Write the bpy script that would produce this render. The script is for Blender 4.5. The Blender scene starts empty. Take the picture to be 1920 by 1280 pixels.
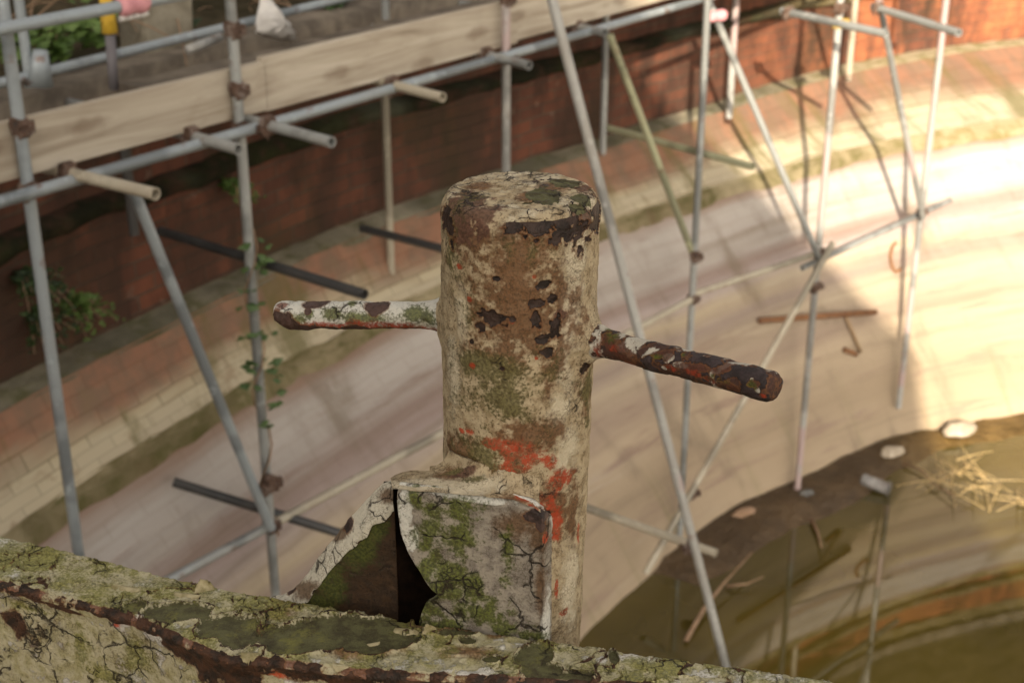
import bpy, bmesh, math, random
import numpy as np
from mathutils import Vector, Matrix, noise as mnoise
R = math.radians
scene = bpy.context.scene
COL = scene.collection

# ------------------------------------------------------------------ camera
PITCH = R(23.0)
FPX = 2667.0                       # focal length in pixels of the 1920 px wide picture
cam_d = bpy.data.cameras.new("camera")
cam = bpy.data.objects.new("camera", cam_d)
COL.objects.link(cam)
cam.location = (0, 0, 0)
cam.rotation_euler = (R(90) - PITCH, 0, 0)
cam_d.sensor_width = 36.0
cam_d.lens = 36.0 * FPX / 1920.0
cam_d.clip_start = 0.05
cam_d.clip_end = 500
cam_d.dof.use_dof = True
cam_d.dof.focus_distance = 1.40
cam_d.dof.aperture_fstop = 9.0
scene.camera = cam

# ------------------------------------------------------------------ sky, sun, exposure
SUN_EL, SUN_AZ = R(22), R(5)       # shadows run towards azimuth 5 deg right of the view
w = bpy.data.worlds.new("World"); scene.world = w; w.use_nodes = True
wn = w.node_tree; wn.nodes.clear()
wo = wn.nodes.new("ShaderNodeOutputWorld"); wb = wn.nodes.new("ShaderNodeBackground")
sk = wn.nodes.new("ShaderNodeTexSky"); sk.sky_type = 'NISHITA'; sk.sun_disc = False
sk.sun_elevation = SUN_EL; sk.sun_rotation = math.pi + SUN_AZ
sk.air_density = 1.0; sk.dust_density = 2.0; sk.ozone_density = 1.0
# cloud noise added to whiten and warm the unseen sky's blue light
wt = wn.nodes.new("ShaderNodeTexCoord"); wz = wn.nodes.new("ShaderNodeTexNoise")
wz.inputs['Scale'].default_value = 2.2; wz.inputs['Detail'].default_value = 6
wr = wn.nodes.new("ShaderNodeMapRange")
wr.inputs[1].default_value = 0.25; wr.inputs[2].default_value = 0.6
wr.inputs[3].default_value = 0.55; wr.inputs[4].default_value = 0.95
bw = wn.nodes.new("ShaderNodeRGBToBW")
wm = wn.nodes.new("ShaderNodeMix"); wm.data_type = 'RGBA'
tint = wn.nodes.new("ShaderNodeMix"); tint.data_type = 'RGBA'; tint.blend_type = 'MULTIPLY'
tint.inputs[0].default_value = 1.0; tint.inputs[7].default_value = (1.30, 1.17, 1.00, 1)
wn.links.new(wt.outputs['Generated'], wz.inputs['Vector'])
wn.links.new(wz.outputs['Fac'], wr.inputs[0])
wn.links.new(sk.outputs[0], bw.inputs[0])
wn.links.new(bw.outputs[0], tint.inputs[6])
wn.links.new(wr.outputs[0], wm.inputs[0])
wn.links.new(sk.outputs[0], wm.inputs[6])
wn.links.new(tint.outputs[2], wm.inputs[7])
wn.links.new(wm.outputs[2], wb.inputs['Color'])
wb.inputs['Strength'].default_value = 0.115
wn.links.new(wb.outputs[0], wo.inputs[0])

sun_d = bpy.data.lights.new("sun", 'SUN'); sun = bpy.data.objects.new("sun", sun_d); COL.objects.link(sun)
sun_d.energy = 3.3; sun_d.angle = R(0.53); sun_d.color = (1.0, 0.86, 0.66)
SUNV = Vector((-math.sin(SUN_AZ) * math.cos(SUN_EL), -math.cos(SUN_AZ) * math.cos(SUN_EL), math.sin(SUN_EL)))
sun.rotation_euler = SUNV.to_track_quat('Z', 'Y').to_euler()
sun.location = SUNV * 40

scene.view_settings.view_transform = 'Standard'
scene.view_settings.look = 'None'
scene.view_settings.exposure = 1.6
scene.view_settings.gamma = 1.0
scene.cycles.max_bounces = 8
scene.cycles.use_denoising = True

# ------------------------------------------------------------------ small helpers
CP, SP = math.cos(PITCH), math.sin(PITCH)
def ray(px, py):
    dx = (px - 960.0) / FPX; dy = (640.0 - py) / FPX
    return Vector((dx, CP + dy * SP, -SP + dy * CP))
def at_depth(px, py, Z): return ray(px, py) * Z
def at_z(px, py, z): d = ray(px, py); return d * (z / d.z)
def at_y(px, py, y): d = ray(px, py); return d * (y / d.y)
FN = Vector((0.809, -0.588, 0)); FC = -4.2           # vertical plane of the front row of standards
def at_front(px, py, c=FC): d = ray(px, py); return d * (c / FN.dot(d))

def lin(*c):
    if len(c) == 1: c = c[0]
    return tuple(((v / 255.0) / 12.92 if v <= 10 else (((v / 255.0) + 0.055) / 1.055) ** 2.4) for v in c)

def link(o, parent=None):
    COL.objects.link(o)
    if parent is not None:
        o.parent = parent
        o.matrix_parent_inverse = Matrix.Translation(-Vector(world_loc(parent)))
    return o
def world_loc(o):
    return o['_loc'] if '_loc' in o.keys() else (0, 0, 0)
def tag(o, label=None, cat=None, group=None, kind=None):
    if label: o['label'] = label
    if cat: o['category'] = cat
    if group: o['group'] = group
    if kind: o['kind'] = kind
    return o
EMPT = {}
def thing(name, loc, label, cat, group=None):
    o = bpy.data.objects.new(name, None); COL.objects.link(o)
    o.location = loc; o.empty_display_size = 0.05
    EMPT[o.name] = Vector(loc)
    return tag(o, label, cat, group)
def mesh_obj(name, verts, faces, mat, parent=None, smooth=True, uvs=None):
    me = bpy.data.meshes.new(name)
    me.from_pydata([tuple(v) for v in verts], [], faces)
    if smooth: me.polygons.foreach_set('use_smooth', [True] * len(me.polygons))
    if mat: me.materials.append(mat)
    if uvs is not None:
        ul = me.uv_layers.new(name="UVMap")
        li = np.empty(len(me.loops), dtype=np.int32); me.loops.foreach_get('vertex_index', li)
        ul.data.foreach_set('uv', np.asarray(uvs, dtype=np.float32)[li].ravel())
    me.update()
    o = bpy.data.objects.new(name, me); COL.objects.link(o)
    set_parent(o, parent)
    return o
def set_parent(o, parent):
    if parent is None: return
    o.parent = parent
    if parent.name in EMPT: o.matrix_parent_inverse = Matrix.Translation(-EMPT[parent.name])

class MB:
    """collects primitives that belong to ONE mesh"""
    def __init__(s): s.v = []; s.f = []
    def add(s, vs, fs):
        b = len(s.v); s.v += [Vector(v) for v in vs]; s.f += [tuple(b + i for i in f) for f in fs]
    def box(s, c, ax, ay, az):       # centre and three half-axis vectors
        c, ax, ay, az = map(Vector, (c, ax, ay, az))
        vs = [c + sx * ax + sy * ay + sz * az for sx in (-1, 1) for sy in (-1, 1) for sz in (-1, 1)]
        s.add(vs, [(0, 1, 3, 2), (4, 6, 7, 5), (0, 4, 5, 1), (2, 3, 7, 6), (0, 2, 6, 4), (1, 5, 7, 3)])
    def frame(s, a, b):
        d = (Vector(b) - Vector(a)).normalized()
        u = d.cross(Vector((0, 0, 1)))
        if u.length < 1e-3: u = Vector((1, 0, 0))
        u.normalize(); return d, u, d.cross(u).normalized()
    def cyl(s, a, b, r, r2=None, n=14, cap=True):
        a, b = Vector(a), Vector(b); r2 = r if r2 is None else r2
        d, u, w_ = s.frame(a, b)
        vs = []
        for p, q in ((a, r), (b, r2)):
            for k in range(n):
                t = 2 * math.pi * k / n; vs.append(p + (u * math.cos(t) + w_ * math.sin(t)) * q)
        fs = [(k, (k + 1) % n, n + (k + 1) % n, n + k) for k in range(n)]
        if cap: fs += [tuple(range(n - 1, -1, -1)), tuple(range(n, 2 * n))]
        s.add(vs, fs)
    def pipe(s, a, b, r, wall=0.0042, n=16, seg=1, bend=0.0):
        """hollow tube with open ends"""
        a, b = Vector(a), Vector(b); d, u, w_ = s.frame(a, b)
        rings = []
        for i in range(seg + 1):
            t = i / seg
            rings.append((a.lerp(b, t) + w_ * bend * 4 * t * (1 - t), r))
        path = rings + [(b, r - wall), (b - d * min(0.25, (b - a).length * .45), r - wall)]
        vs = []
        for p, q in path:
            for k in range(n):
                t = 2 * math.pi * k / n; vs.append(p + (u * math.cos(t) + w_ * math.sin(t)) * q)
        m = len(path)
        fs = [(i * n + k, i * n + (k + 1) % n, (i + 1) * n + (k + 1) % n, (i + 1) * n + k) for i in range(m - 1) for k in range(n)]
        fs += [tuple((m - 1) * n + k for k in range(n)), tuple(range(n - 1, -1, -1))]
        s.add(vs, fs)
    def strand(s, pts, r0, r1, n=5):
        pts = [Vector(p) for p in pts]; m = len(pts); vs = []
        for i, p in enumerate(pts):
            d = (pts[min(i + 1, m - 1)] - pts[max(i - 1, 0)]).normalized()
            u = d.cross(Vector((0.3, 0.2, 1))).normalized(); w_ = d.cross(u)
            r = r0 + (r1 - r0) * i / (m - 1)
            for k in range(n):
                t = 2 * math.pi * k / n; vs.append(p + (u * math.cos(t) + w_ * math.sin(t)) * r)
        fs = [(i * n + k, i * n + (k + 1) % n, (i + 1) * n + (k + 1) % n, (i + 1) * n + k) for i in range(m - 1) for k in range(n)]
        fs += [tuple(range(n - 1, -1, -1)), tuple((m - 1) * n + k for k in range(n))]
        s.add(vs, fs)
    def build(s, name, mat, parent=None, smooth=False, bevel=0):
        o = mesh_obj(name, s.v, s.f, mat, parent, smooth)
        if bevel:
            m = o.modifiers.new("bevel", 'BEVEL'); m.width = bevel; m.segments = 2; m.limit_method = 'ANGLE'
        return o

# ------------------------------------------------------------------ node helpers
class Mat:
    def __init__(s, name, rough=0.8, spec=0.3):
        s.m = bpy.data.materials.new(name); s.m.use_nodes = True
        s.t = s.m.node_tree; s.b = s.t.nodes['Principled BSDF']
        s.b.inputs['Roughness'].default_value = rough
        s.b.inputs['Specular IOR Level'].default_value = spec
    def N(s, ty): return s.t.nodes.new(ty)
    def L(s, a, b):
        if isinstance(a, bpy.types.NodeSocket): s.t.links.new(a, b)
        elif isinstance(a, (tuple, list)):
            v = list(a)
            b.default_value = (v + [1.0])[:4] if b.type == 'RGBA' else v[:3]
        else: b.default_value = a
    def obj(s):
        return s.N('ShaderNodeTexCoord').outputs['Object']
    def uv(s):
        n = s.N('ShaderNodeUVMap'); n.uv_map = "UVMap"; return n.outputs[0]
    def mapping(s, v, scale=(1, 1, 1), rot=(0, 0, 0), loc=(0, 0, 0)):
        n = s.N('ShaderNodeMapping'); s.L(v, n.inputs['Vector'])
        n.inputs['Scale'].default_value = scale; n.inputs['Rotation'].default_value = rot; n.inputs['Location'].default_value = loc
        return n.outputs[0]
    def noise(s, v, scale, detail=4, rough=0.55, dist=0.0):
        n = s.N('ShaderNodeTexNoise'); s.L(v, n.inputs['Vector'])
        n.inputs['Scale'].default_value = scale; n.inputs['Detail'].default_value = detail
        n.inputs['Roughness'].default_value = rough; n.inputs['Distortion'].default_value = dist
        return n.outputs['Fac']
    def vor(s, v, scale, feature='F1', out='Distance'):
        n = s.N('ShaderNodeTexVoronoi'); n.feature = feature; s.L(v, n.inputs['Vector'])
        n.inputs['Scale'].default_value = scale; return n.outputs[out]
    def math(s, op, a, b=0.0, c=None, clamp=False):
        n = s.N('ShaderNodeMath'); n.operation = op; n.use_clamp = clamp
        s.L(a, n.inputs[0]); s.L(b, n.inputs[1])
        if c is not None: s.L(c, n.inputs[2])
        return n.outputs[0]
    def step(s, v, lo, hi, a=0.0, b=1.0, smooth=True):
        n = s.N('ShaderNodeMapRange'); n.interpolation_type = 'SMOOTHSTEP' if smooth else 'LINEAR'
        s.L(v, n.inputs[0]); s.L(lo, n.inputs[1]); s.L(hi, n.inputs[2]); s.L(a, n.inputs[3]); s.L(b, n.inputs[4])
        return n.outputs[0]
    def mix(s, f, a, b, mode='MIX'):
        n = s.N('ShaderNodeMix'); n.data_type = 'RGBA'; n.blend_type = mode
        s.L(f, n.inputs[0]); s.L(a, n.inputs[6]); s.L(b, n.inputs[7]); return n.outputs[2]
    def ramp(s, f, stops):
        n = s.N('ShaderNodeValToRGB'); s.L(f, n.inputs[0]); e = n.color_ramp.elements
        while len(e) < len(stops): e.new(0.5)
        for q, (p, c) in zip(e, stops): q.position = p; q.color = (*c, 1)
        return n.outputs[0]
    def attr(s, name):
        n = s.N('ShaderNodeAttribute'); n.attribute_name = name
        x = s.N('ShaderNodeSeparateColor'); s.t.links.new(n.outputs['Color'], x.inputs[0])
        return x.outputs[0], x.outputs[1], x.outputs[2], n.outputs['Alpha']
    def sep(s, v):
        n = s.N('ShaderNodeSeparateXYZ'); s.L(v, n.inputs[0]); return n.outputs
    def color(s, c): s.L(c, s.b.inputs['Base Color']); return s
    def rough(s, c): s.L(c, s.b.inputs['Roughness']); return s
    def bump(s, h, dist=0.002, strength=1.0):
        n = s.N('ShaderNodeBump'); n.inputs['Distance'].default_value = dist; n.inputs['Strength'].default_value = strength
        s.L(h, n.inputs['Height']); s.t.links.new(n.outputs[0], s.b.inputs['Normal']); return s

# ------------------------------------------------------------------ background materials
def m_brick():
    m = Mat("red_brickwork", 0.9, 0.15); uv = m.uv()
    b = m.N('ShaderNodeTexBrick'); m.L(uv, b.inputs['Vector'])
    b.inputs['Scale'].default_value = 1.0; b.inputs['Brick Width'].default_value = 0.235; b.inputs['Row Height'].default_value = 0.078
    b.inputs['Mortar Size'].default_value = 0.006; b.inputs['Mortar Smooth'].default_value = 0.3; b.inputs['Bias'].default_value = -0.1
    b.inputs['Color1'].default_value = (.185, .070, .042, 1); b.inputs['Color2'].default_value = (.10, .045, .032, 1); b.inputs['Mortar'].default_value = (.12, .085, .062, 1)
    n1 = m.noise(uv, 1.1, 6, .6); n2 = m.noise(m.mapping(uv, (1.0, .45, 1)), 5, 5, .6)
    n3 = m.noise(uv, 9, 4, .6)
    c = m.mix(m.step(n2, .40, .68, 0, .85), b.outputs['Color'], (.045, .027, .02))
    c = m.mix(m.step(n1, .48, .66, 0, .65), c, (.042, .038, .020))
    c = m.mix(m.math('MULTIPLY', m.step(n3, .6, .72, 0, .6), m.step(n1, .35, .5, 1, 0)), c, (.36, .28, .22))
    us = m.sep(uv); sun_paint = m.step(us[0], 12.6, 15.5)  # sunlight painted in: mask rises along the wall where the sunlit part starts
    n5 = m.noise(m.mapping(uv, (.8, .3, 1)), 2.3, 6, .65); c = m.mix(m.math('MULTIPLY', m.step(n5, .40, .62, .1, .8), m.step(us[0], 12, 16, 1, .25)), c, (.060, .036, .026))  # dark grime fades along the wall towards the painted sunlit end
    c = m.mix(m.math('MULTIPLY', sun_paint, m.step(n5, .62, .42, 0, .8)), c, m.mix(m.step(n3, .4, .6), (.42, .155, .07), (.33, .12, .06)))  # brick turned bright orange to paint in the sunlit end
    m.color(c).bump(m.math('ADD', m.math('MULTIPLY', b.outputs['Fac'], -1.0), m.math('MULTIPLY', n3, .6)), 0.012)
    return m.m
def m_moss_ledge(name, c1, c2, c3):
    m = Mat(name, 0.95, 0.1); uv = m.uv()
    n1 = m.noise(uv, 2.0, 6, .65); n2 = m.noise(uv, 6, 6, .65); n4 = m.noise(m.mapping(uv, (1, .1, 1)), .9, 5, .6)
    c = m.mix(m.step(n1, .4, .62), c1, c2); c = m.mix(m.step(n2, .45, .66, 0, .8), c, c3)
    c = m.mix(m.step(n4, .50, .66, 0, .7), c, tuple(v * 1.45 + .04 for v in c2)); c = m.mix(m.step(n4, .30, .42, .5, 0), c, (.16, .085, .06))
    sun_paint = m.step(m.sep(uv)[0], 13, 15.5, 0, .55); c = m.mix(sun_paint, c, m.mix(m.step(n2, .42, .6), (.40, .32, .20), (.26, .21, .10)))  # ledge coloured lighter tan along the wall to stand for sunlight
    m.color(c).bump(n2, 0.03); return m.m
def m_pale_band():
    m = Mat("pale_brick_band", 0.9, 0.15); uv = m.uv()
    b = m.N('ShaderNodeTexBrick'); m.L(uv, b.inputs['Vector'])
    b.inputs['Scale'].default_value = 1.0; b.inputs['Brick Width'].default_value = 0.24; b.inputs['Row Height'].default_value = 0.085
    b.inputs['Mortar Size'].default_value = 0.007; b.inputs['Mortar Smooth'].default_value = .6
    b.inputs['Color1'].default_value = (.44, .37, .25, 1); b.inputs['Color2'].default_value = (.33, .27, .19, 1); b.inputs['Mortar'].default_value = (.22, .19, .12, 1)
    n1 = m.noise(m.mapping(uv, (1, .35, 1)), 2.2, 6, .65); n2 = m.noise(uv, 4.5, 6, .65); v = m.sep(uv)[1]
    n0 = m.noise(m.mapping(uv, (.5, 2, 1)), 1.6, 4, .6)
    vn = m.math('ADD', v, m.math('MULTIPLY', m.math('SUBTRACT', n0, .5), .5))
    red = m.mix(m.step(n2, .38, .62), (.26, .12, .075), (.17, .10, .07))
    c = m.mix(m.step(vn, .14, .33, .85, 0), b.outputs['Color'], red)
    c = m.mix(m.step(vn, .29, .36, 0, .5), c, (.52, .46, .34))
    c = m.mix(m.step(n1, .50, .64, 0, .75), c, (.13, .115, .045))
    c = m.mix(m.step(n2, .55, .68, 0, .5), c, (.22, .15, .09))
    m.color(c).bump(m.math('ADD', b.outputs['Fac'], m.math('MULTIPLY', n2, -1.0)), 0.012, -1.0); return m.m
def m_slope():
    m = Mat("silted_brick_slope", 0.95, 0.12); uv = m.uv(); s = m.sep(uv); u, v = s[0], s[1]
    band = m.noise(m.mapping(uv, (.10, 3.6, 1)), 1.3, 5, .65)
    fine = m.noise(m.mapping(uv, (.35, 8.0, 1)), 1.8, 7, .68)
    blot = m.noise(uv, 2.2, 6, .6)
    drip = m.noise(m.mapping(uv, (6, .5, 1)), 1.3, 5, .6)
    # v: 0 at the top of the slope, 1 at the water
    t = m.math('ADD', v, m.math('MULTIPLY', m.math('SUBTRACT', band, .5), .20))
    c = m.ramp(t, [(0.0, (.25, .165, .12)), (.05, (.42, .385, .355)), (.17, (.40, .36, .33)), (.215, (.275, .21, .185)), (.27, (.38, .32, .305)), (.33, (.42, .345, .245)), (.39, (.29, .23, .195)), (.46, (.40, .33, .245)), (.56, (.31, .24, .185)), (.64, (.40, .32, .23)), (.80, (.32, .25, .175)), (1.0, (.36, .285, .20))])
    pk = m.math('MULTIPLY', m.step(fine, .52, .66, 0, .75), m.step(band, .35, .62))
    c = m.mix(pk, c, (.23, .16, .13))
    st2 = m.noise(m.mapping(uv, (.18, 11, 1)), 1.0, 6, .7); c = m.mix(m.step(st2, .50, .70, 0, .55), c, (.21, .165, .12)); c = m.mix(m.step(st2, .30, .44, .4, 0), c, (.47, .41, .34))
    c = m.mix(m.step(blot, .52, .72, 0, .7), c, (.19, .15, .11))
    c = m.mix(m.math('MULTIPLY', m.step(drip, .55, .75, 0, .5), m.step(v, .6, .9)), c, (.17, .17, .07))
    br = m.N('ShaderNodeTexBrick'); m.L(m.mapping(uv, (1, 2.35, 1)), br.inputs['Vector'])
    br.inputs['Scale'].default_value = 1.0; br.inputs['Brick Width'].default_value = .235; br.inputs['Row Height'].default_value = .095
    br.inputs['Mortar Size'].default_value = .01; br.inputs['Color1'].default_value = (1, 1, 1, 1); br.inputs['Color2'].default_value = (.86, .84, .82, 1); br.inputs['Mortar'].default_value = (.78, .76, .72, 1)
    c = m.mix(m.step(v, .2, .6, .30, .05), c, br.outputs['Color'], 'MULTIPLY')
    spots = m.vor(uv, 1.7)
    c = m.mix(m.step(spots, .03, .075, .6, 0), c, (.12, .10, .07))
    m.color(c).bump(m.math('ADD', fine, blot), 0.03, .6); return m.m
def m_mud():
    m = Mat("wet_brown_mud", 0.55, 0.4); o = m.obj()
    n = m.noise(o, 3, 6, .65); n2 = m.noise(o, 14, 5, .6)
    c = m.mix(m.step(n, .38, .65), (.060, .037, .018), (.105, .066, .032)); c = m.mix(m.step(n2, .55, .7, 0, .6), c, (.045, .028, .012))
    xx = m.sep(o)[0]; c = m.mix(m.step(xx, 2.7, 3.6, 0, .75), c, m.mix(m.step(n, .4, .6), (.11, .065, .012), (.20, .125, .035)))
    m.color(c).bump(m.math('ADD', n, n2), .05); return m.m
def m_water():
    m = Mat("murky_green_water", 0.03, 0.5); o = m.obj()
    m.b.inputs['IOR'].default_value = 1.5; m.b.inputs['Specular IOR Level'].default_value = .8
    n = m.noise(o, .7, 4, .5)
    m.color(m.mix(m.step(n, .35, .65), (.050, .039, .006), (.092, .068, .011)))
    m.bump(m.noise(m.mapping(o, (1, 1, .2)), 2.4, 3, .5), .004, .10); return m.m
def m_galv(name, base, grime=(.20, .16, .12), amt=.5, metal=.35, paint=None):
    m = Mat(name, .5, .5); o = m.obj(); m.b.inputs['Metallic'].default_value = metal
    n = m.noise(m.mapping(o, (1, 1, .45)), 4, 6, .65); n2 = m.noise(o, 15, 5, .65); n6 = m.noise(o, 1.5, 4, .6)
    c = m.mix(m.step(n, .42, .7, 0, amt), base, grime); c = m.mix(m.step(n2, .55, .75, 0, .45), c, tuple(v * .55 for v in base))
    c = m.mix(m.step(n6, .50, .58, 0, .75), c, tuple(v * .45 for v in base)); c = m.mix(m.step(n2, .30, .42, .6, 0), c, tuple(min(1, v * 1.45) for v in base)); c = m.mix(m.step(m.noise(o, 6.5, 6, .7), .60, .68, 0, .7), c, (.17, .085, .05))
    if paint: c = m.mix(m.step(m.noise(o, 1.6, 3, .5), .53, .58), c, paint)
    m.color(c).rough(m.step(n, .3, .7, .38, .7)); return m.m
def m_rusty(name="rusty_clamp_steel"):
    m = Mat(name, .85, .25); o = m.obj(); n = m.noise(o, 22, 5, .6)
    m.color(m.ramp(n, [(.3, (.045, .036, .032)), (.5, (.105, .062, .043)), (.7, (.22, .185, .165))])).bump(n, .003); return m.m
def m_board():
    m = Mat("pale_scaffold_timber", .85, .2); o = m.obj()
    rot = m.mapping(o, rot=(0, 0, -R(54)))
    g = m.noise(m.mapping(rot, (1.1, 20, 13)), 1.0, 5, .6, 1.4)
    g2 = m.noise(rot, 2.2, 5, .6)
    sx_ = m.sep(rot); cb = m.N('ShaderNodeCombineXYZ'); m.L(m.math('MULTIPLY', sx_[0], 1.5), cb.inputs[0]); m.L(m.math('MULTIPLY', sx_[2], 4.2), cb.inputs[1])
    kv = m.N('ShaderNodeTexVoronoi'); kv.voronoi_dimensions = '2D'; m.L(cb.outputs[0], kv.inputs['Vector']); kv.inputs['Scale'].default_value = 1.15; k = kv.outputs['Distance']
    k = m.math('ADD', k, m.math('MULTIPLY', m.math('SUBTRACT', m.noise(rot, 14, 4, .6), .5), .22))
    c = m.ramp(g, [(.28, (.27, .22, .165)), (.5, (.42, .365, .29)), (.72, (.53, .475, .39))])
    c = m.mix(m.step(g2, .45, .75, 0, .5), c, (.30, .25, .19))
    c = m.mix(m.step(k, .06, .20, .5, 0), c, (.14, .09, .055)); c = m.mix(m.step(m.noise(m.mapping(rot, (.7, 2, 2)), 3, 6, .7), .52, .68, 0, .6), c, (.24, .19, .13))
    m.color(c).bump(g, .003); return m.m
def m_simple(name, c1, c2, scale=6, rough=.85, spec=.25, bump=.01):
    m = Mat(name, rough, spec); n = m.noise(m.obj(), scale, 5, .6)
    m.color(m.mix(m.step(n, .35, .68), c1, c2))
    if bump: m.bump(n, bump)
    return m.m
def m_leaf(name, c1, c2):
    m = Mat(name, .55, .35); n = m.noise(m.obj(), 9, 3, .5)
    m.color(m.mix(m.step(n, .35, .65), c1, c2)); m.b.inputs['Subsurface Weight'].default_value = 0.0; return m.m
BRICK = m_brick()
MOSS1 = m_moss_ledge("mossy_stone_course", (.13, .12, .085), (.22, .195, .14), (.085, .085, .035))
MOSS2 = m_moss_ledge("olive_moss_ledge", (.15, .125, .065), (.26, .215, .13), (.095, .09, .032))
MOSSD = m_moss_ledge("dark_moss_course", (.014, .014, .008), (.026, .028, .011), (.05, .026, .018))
PALE = m_pale_band(); SLOPE = m_slope(); MUD = m_mud(); WATER = m_water()
GALV = m_galv("galvanised_tube", (.33, .345, .34), (.27, .25, .22), .5, .35)
GALVB = m_galv("bluish_galvanised_tube", (.31, .35, .375), (.27, .265, .25), .35, .3)
GALVW = m_galv("whitish_weathered_tube", (.36, .36, .345), (.28, .25, .21), .55, .2, (.40, .31, .30))
GALVY = m_galv("lichen_yellowed_tube", (.35, .355, .23), (.33, .30, .19), .6, .1)
GALVC = m_galv("silty_cream_tube", (.40, .36, .28), (.33, .28, .21), .6, .05)
DARKT = m_galv("blackened_tube", (.05, .05, .05), (.08, .07, .06), .5, .2)
RUSTY = m_rusty(); BOARD = m_board()

# ------------------------------------------------------------------ dock wall (curved, battered)
STATIONS = [  # plan points: A wall foot, B second ledge, C foot of the slope
 ((-6.0, -.5), (-5.7, -.6), (-4.2, -1.1)),
 ((-3.2, 4.2), (-2.98, 4.1), (-1.75, 3.5)), ((-2.15, 6.34), (-1.95, 6.22), (-.75, 5.45)), ((-1.75, 7.11), (-1.55, 7.0), (-.3, 6.3)),
 ((-1.30, 7.87), (-1.1, 7.75), (.15, 7.0)), ((-.92, 8.48), (-.70, 8.36), (.58, 7.75)), ((.0, 9.65), (.24, 9.5), (1.42, 8.88)),
 ((.75, 10.5), (1.02, 10.3), (2.1, 9.47)), ((1.75, 11.65), (2.1, 11.3), (3.0, 10.2)), ((2.67, 12.65), (3.05, 12.05), (3.85, 10.58)),
 ((3.74, 13.55), (4.15, 12.7), (4.75, 10.83)), ((5.2, 14.4), (5.6, 13.35), (6.0, 10.95)), ((8, 15.2), (8.3, 14), (8.5, 10.9)), ((14, 15.6), (14, 14.2), (14, 10.9))]
KS = .895
ZA, ZB, ZC, ZTOP, ZSTR = -2.83 * KS, -3.32 * KS, -5.15, -1.40, -2.18 * KS
STATIONS = [((a[0] * KS, a[1] * KS), (b[0] * KS, b[1] * KS), c) for a, b, c in STATIONS]
def catmull(P, per):
    P = [Vector(p) for p in P]; out = []
    for i in range(len(P) - 1):
        p0, p1, p2, p3 = P[max(i - 1, 0)], P[i], P[i + 1], P[min(i + 2, len(P) - 1)]
        for k in range(per):
            t = k / per
            out.append(0.5 * ((2 * p1) + (-p0 + p2) * t + (2 * p0 - 5 * p1 + 4 * p2 - p3) * t * t + (-p0 + 3 * p1 - 3 * p2 + p3) * t ** 3))
    out.append(P[-1]); return out
PER = 14
cA = catmull([s[0] for s in STATIONS], PER); cB = catmull([s[1] for s in STATIONS], PER); cC = catmull([s[2] for s in STATIONS], PER)
NS = len(cA)
def outward(i):
    t = (cA[min(i + 1, NS - 1)] - cA[max(i - 1, 0)]).normalized(); return Vector((-t.y, t.x))
OUT = [outward(i) for i in range(NS)]
arc = [0.0]
for i in range(1, NS): arc.append(arc[-1] + (cA[i] - cA[i - 1]).length)
def nz(x, y, z, s=1.0): return mnoise.noise(Vector((x * s, y * s, z * s)))
def loft(name, rows, mat, parent, jag=0.0, vv=None):
    """rows: list of (plan curve, z, v) ; neighbouring rows are joined"""
    verts, uvs, faces = [], [], []
    for (cv, z, v) in rows:
        for i in range(NS):
            p = cv[i]; j = jag * nz(arc[i], z * 3, 1.3, 2.5) + jag * .5 * nz(arc[i], z * 5, 7.7, 7)
            verts.append((p.x + OUT[i].x * j, p.y + OUT[i].y * j, z + j * .6)); uvs.append((arc[i], v))
    for r in range(len(rows) - 1):
        for i in range(NS - 1):
            a = r * NS + i; faces.append((a, a + NS, a + NS + 1, a + 1))
    return mesh_obj(name, verts, faces, mat, parent, True, uvs)
def off(cv, d): return [cv[i] + OUT[i] * d for i in range(NS)]
def lerpc(c1, c2, t): return [c1[i].lerp(c2[i], t) for i in range(NS)]
dock = thing("dock_wall", (cC[40].x, cC[40].y, ZC), "curved battered brick dock wall stepping down in bands to the water", "wall")
wallc = off(cA, .14); wallu = off(cA, .20)
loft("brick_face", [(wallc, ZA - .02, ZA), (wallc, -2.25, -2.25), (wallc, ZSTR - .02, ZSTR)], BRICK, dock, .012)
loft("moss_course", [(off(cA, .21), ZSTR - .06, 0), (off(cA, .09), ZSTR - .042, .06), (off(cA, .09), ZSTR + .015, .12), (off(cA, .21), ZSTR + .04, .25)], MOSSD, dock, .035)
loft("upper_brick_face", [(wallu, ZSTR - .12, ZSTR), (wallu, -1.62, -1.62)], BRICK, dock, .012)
loft('earth_edge', [(off(cA, .19), -1.63, 0), (off(cA, .17), -1.52, .2), (off(cA, .19), ZTOP, .4)], MOSSD, dock, .05)
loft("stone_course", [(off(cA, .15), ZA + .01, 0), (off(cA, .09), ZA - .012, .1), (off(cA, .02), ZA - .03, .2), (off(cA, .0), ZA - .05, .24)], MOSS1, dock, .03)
loft("pale_brick_band", [(off(cA, .01), ZA - .035, 0), (lerpc(cA, cB, .5), (ZA + ZB) / 2 - .05, .25), (lerpc(cA, cB, .95), ZB + .03, .5)], PALE, dock, .012)
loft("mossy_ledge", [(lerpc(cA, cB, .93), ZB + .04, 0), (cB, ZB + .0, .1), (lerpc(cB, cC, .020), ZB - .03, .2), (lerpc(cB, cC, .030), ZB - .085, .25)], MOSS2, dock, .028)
rows = []
for k in range(13):
    t = .024 + .976 * k / 12
    z = ZB - .02 + (ZC - ZB - .04) * t + .13 * math.sin(math.pi * t) * t
    rows.append((lerpc(cB, cC, t), z, k / 12))
rows.append((off(cC, -.15), ZC - .4, 1.1))
loft("sloped_apron", rows, SLOPE, dock, .015)

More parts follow.
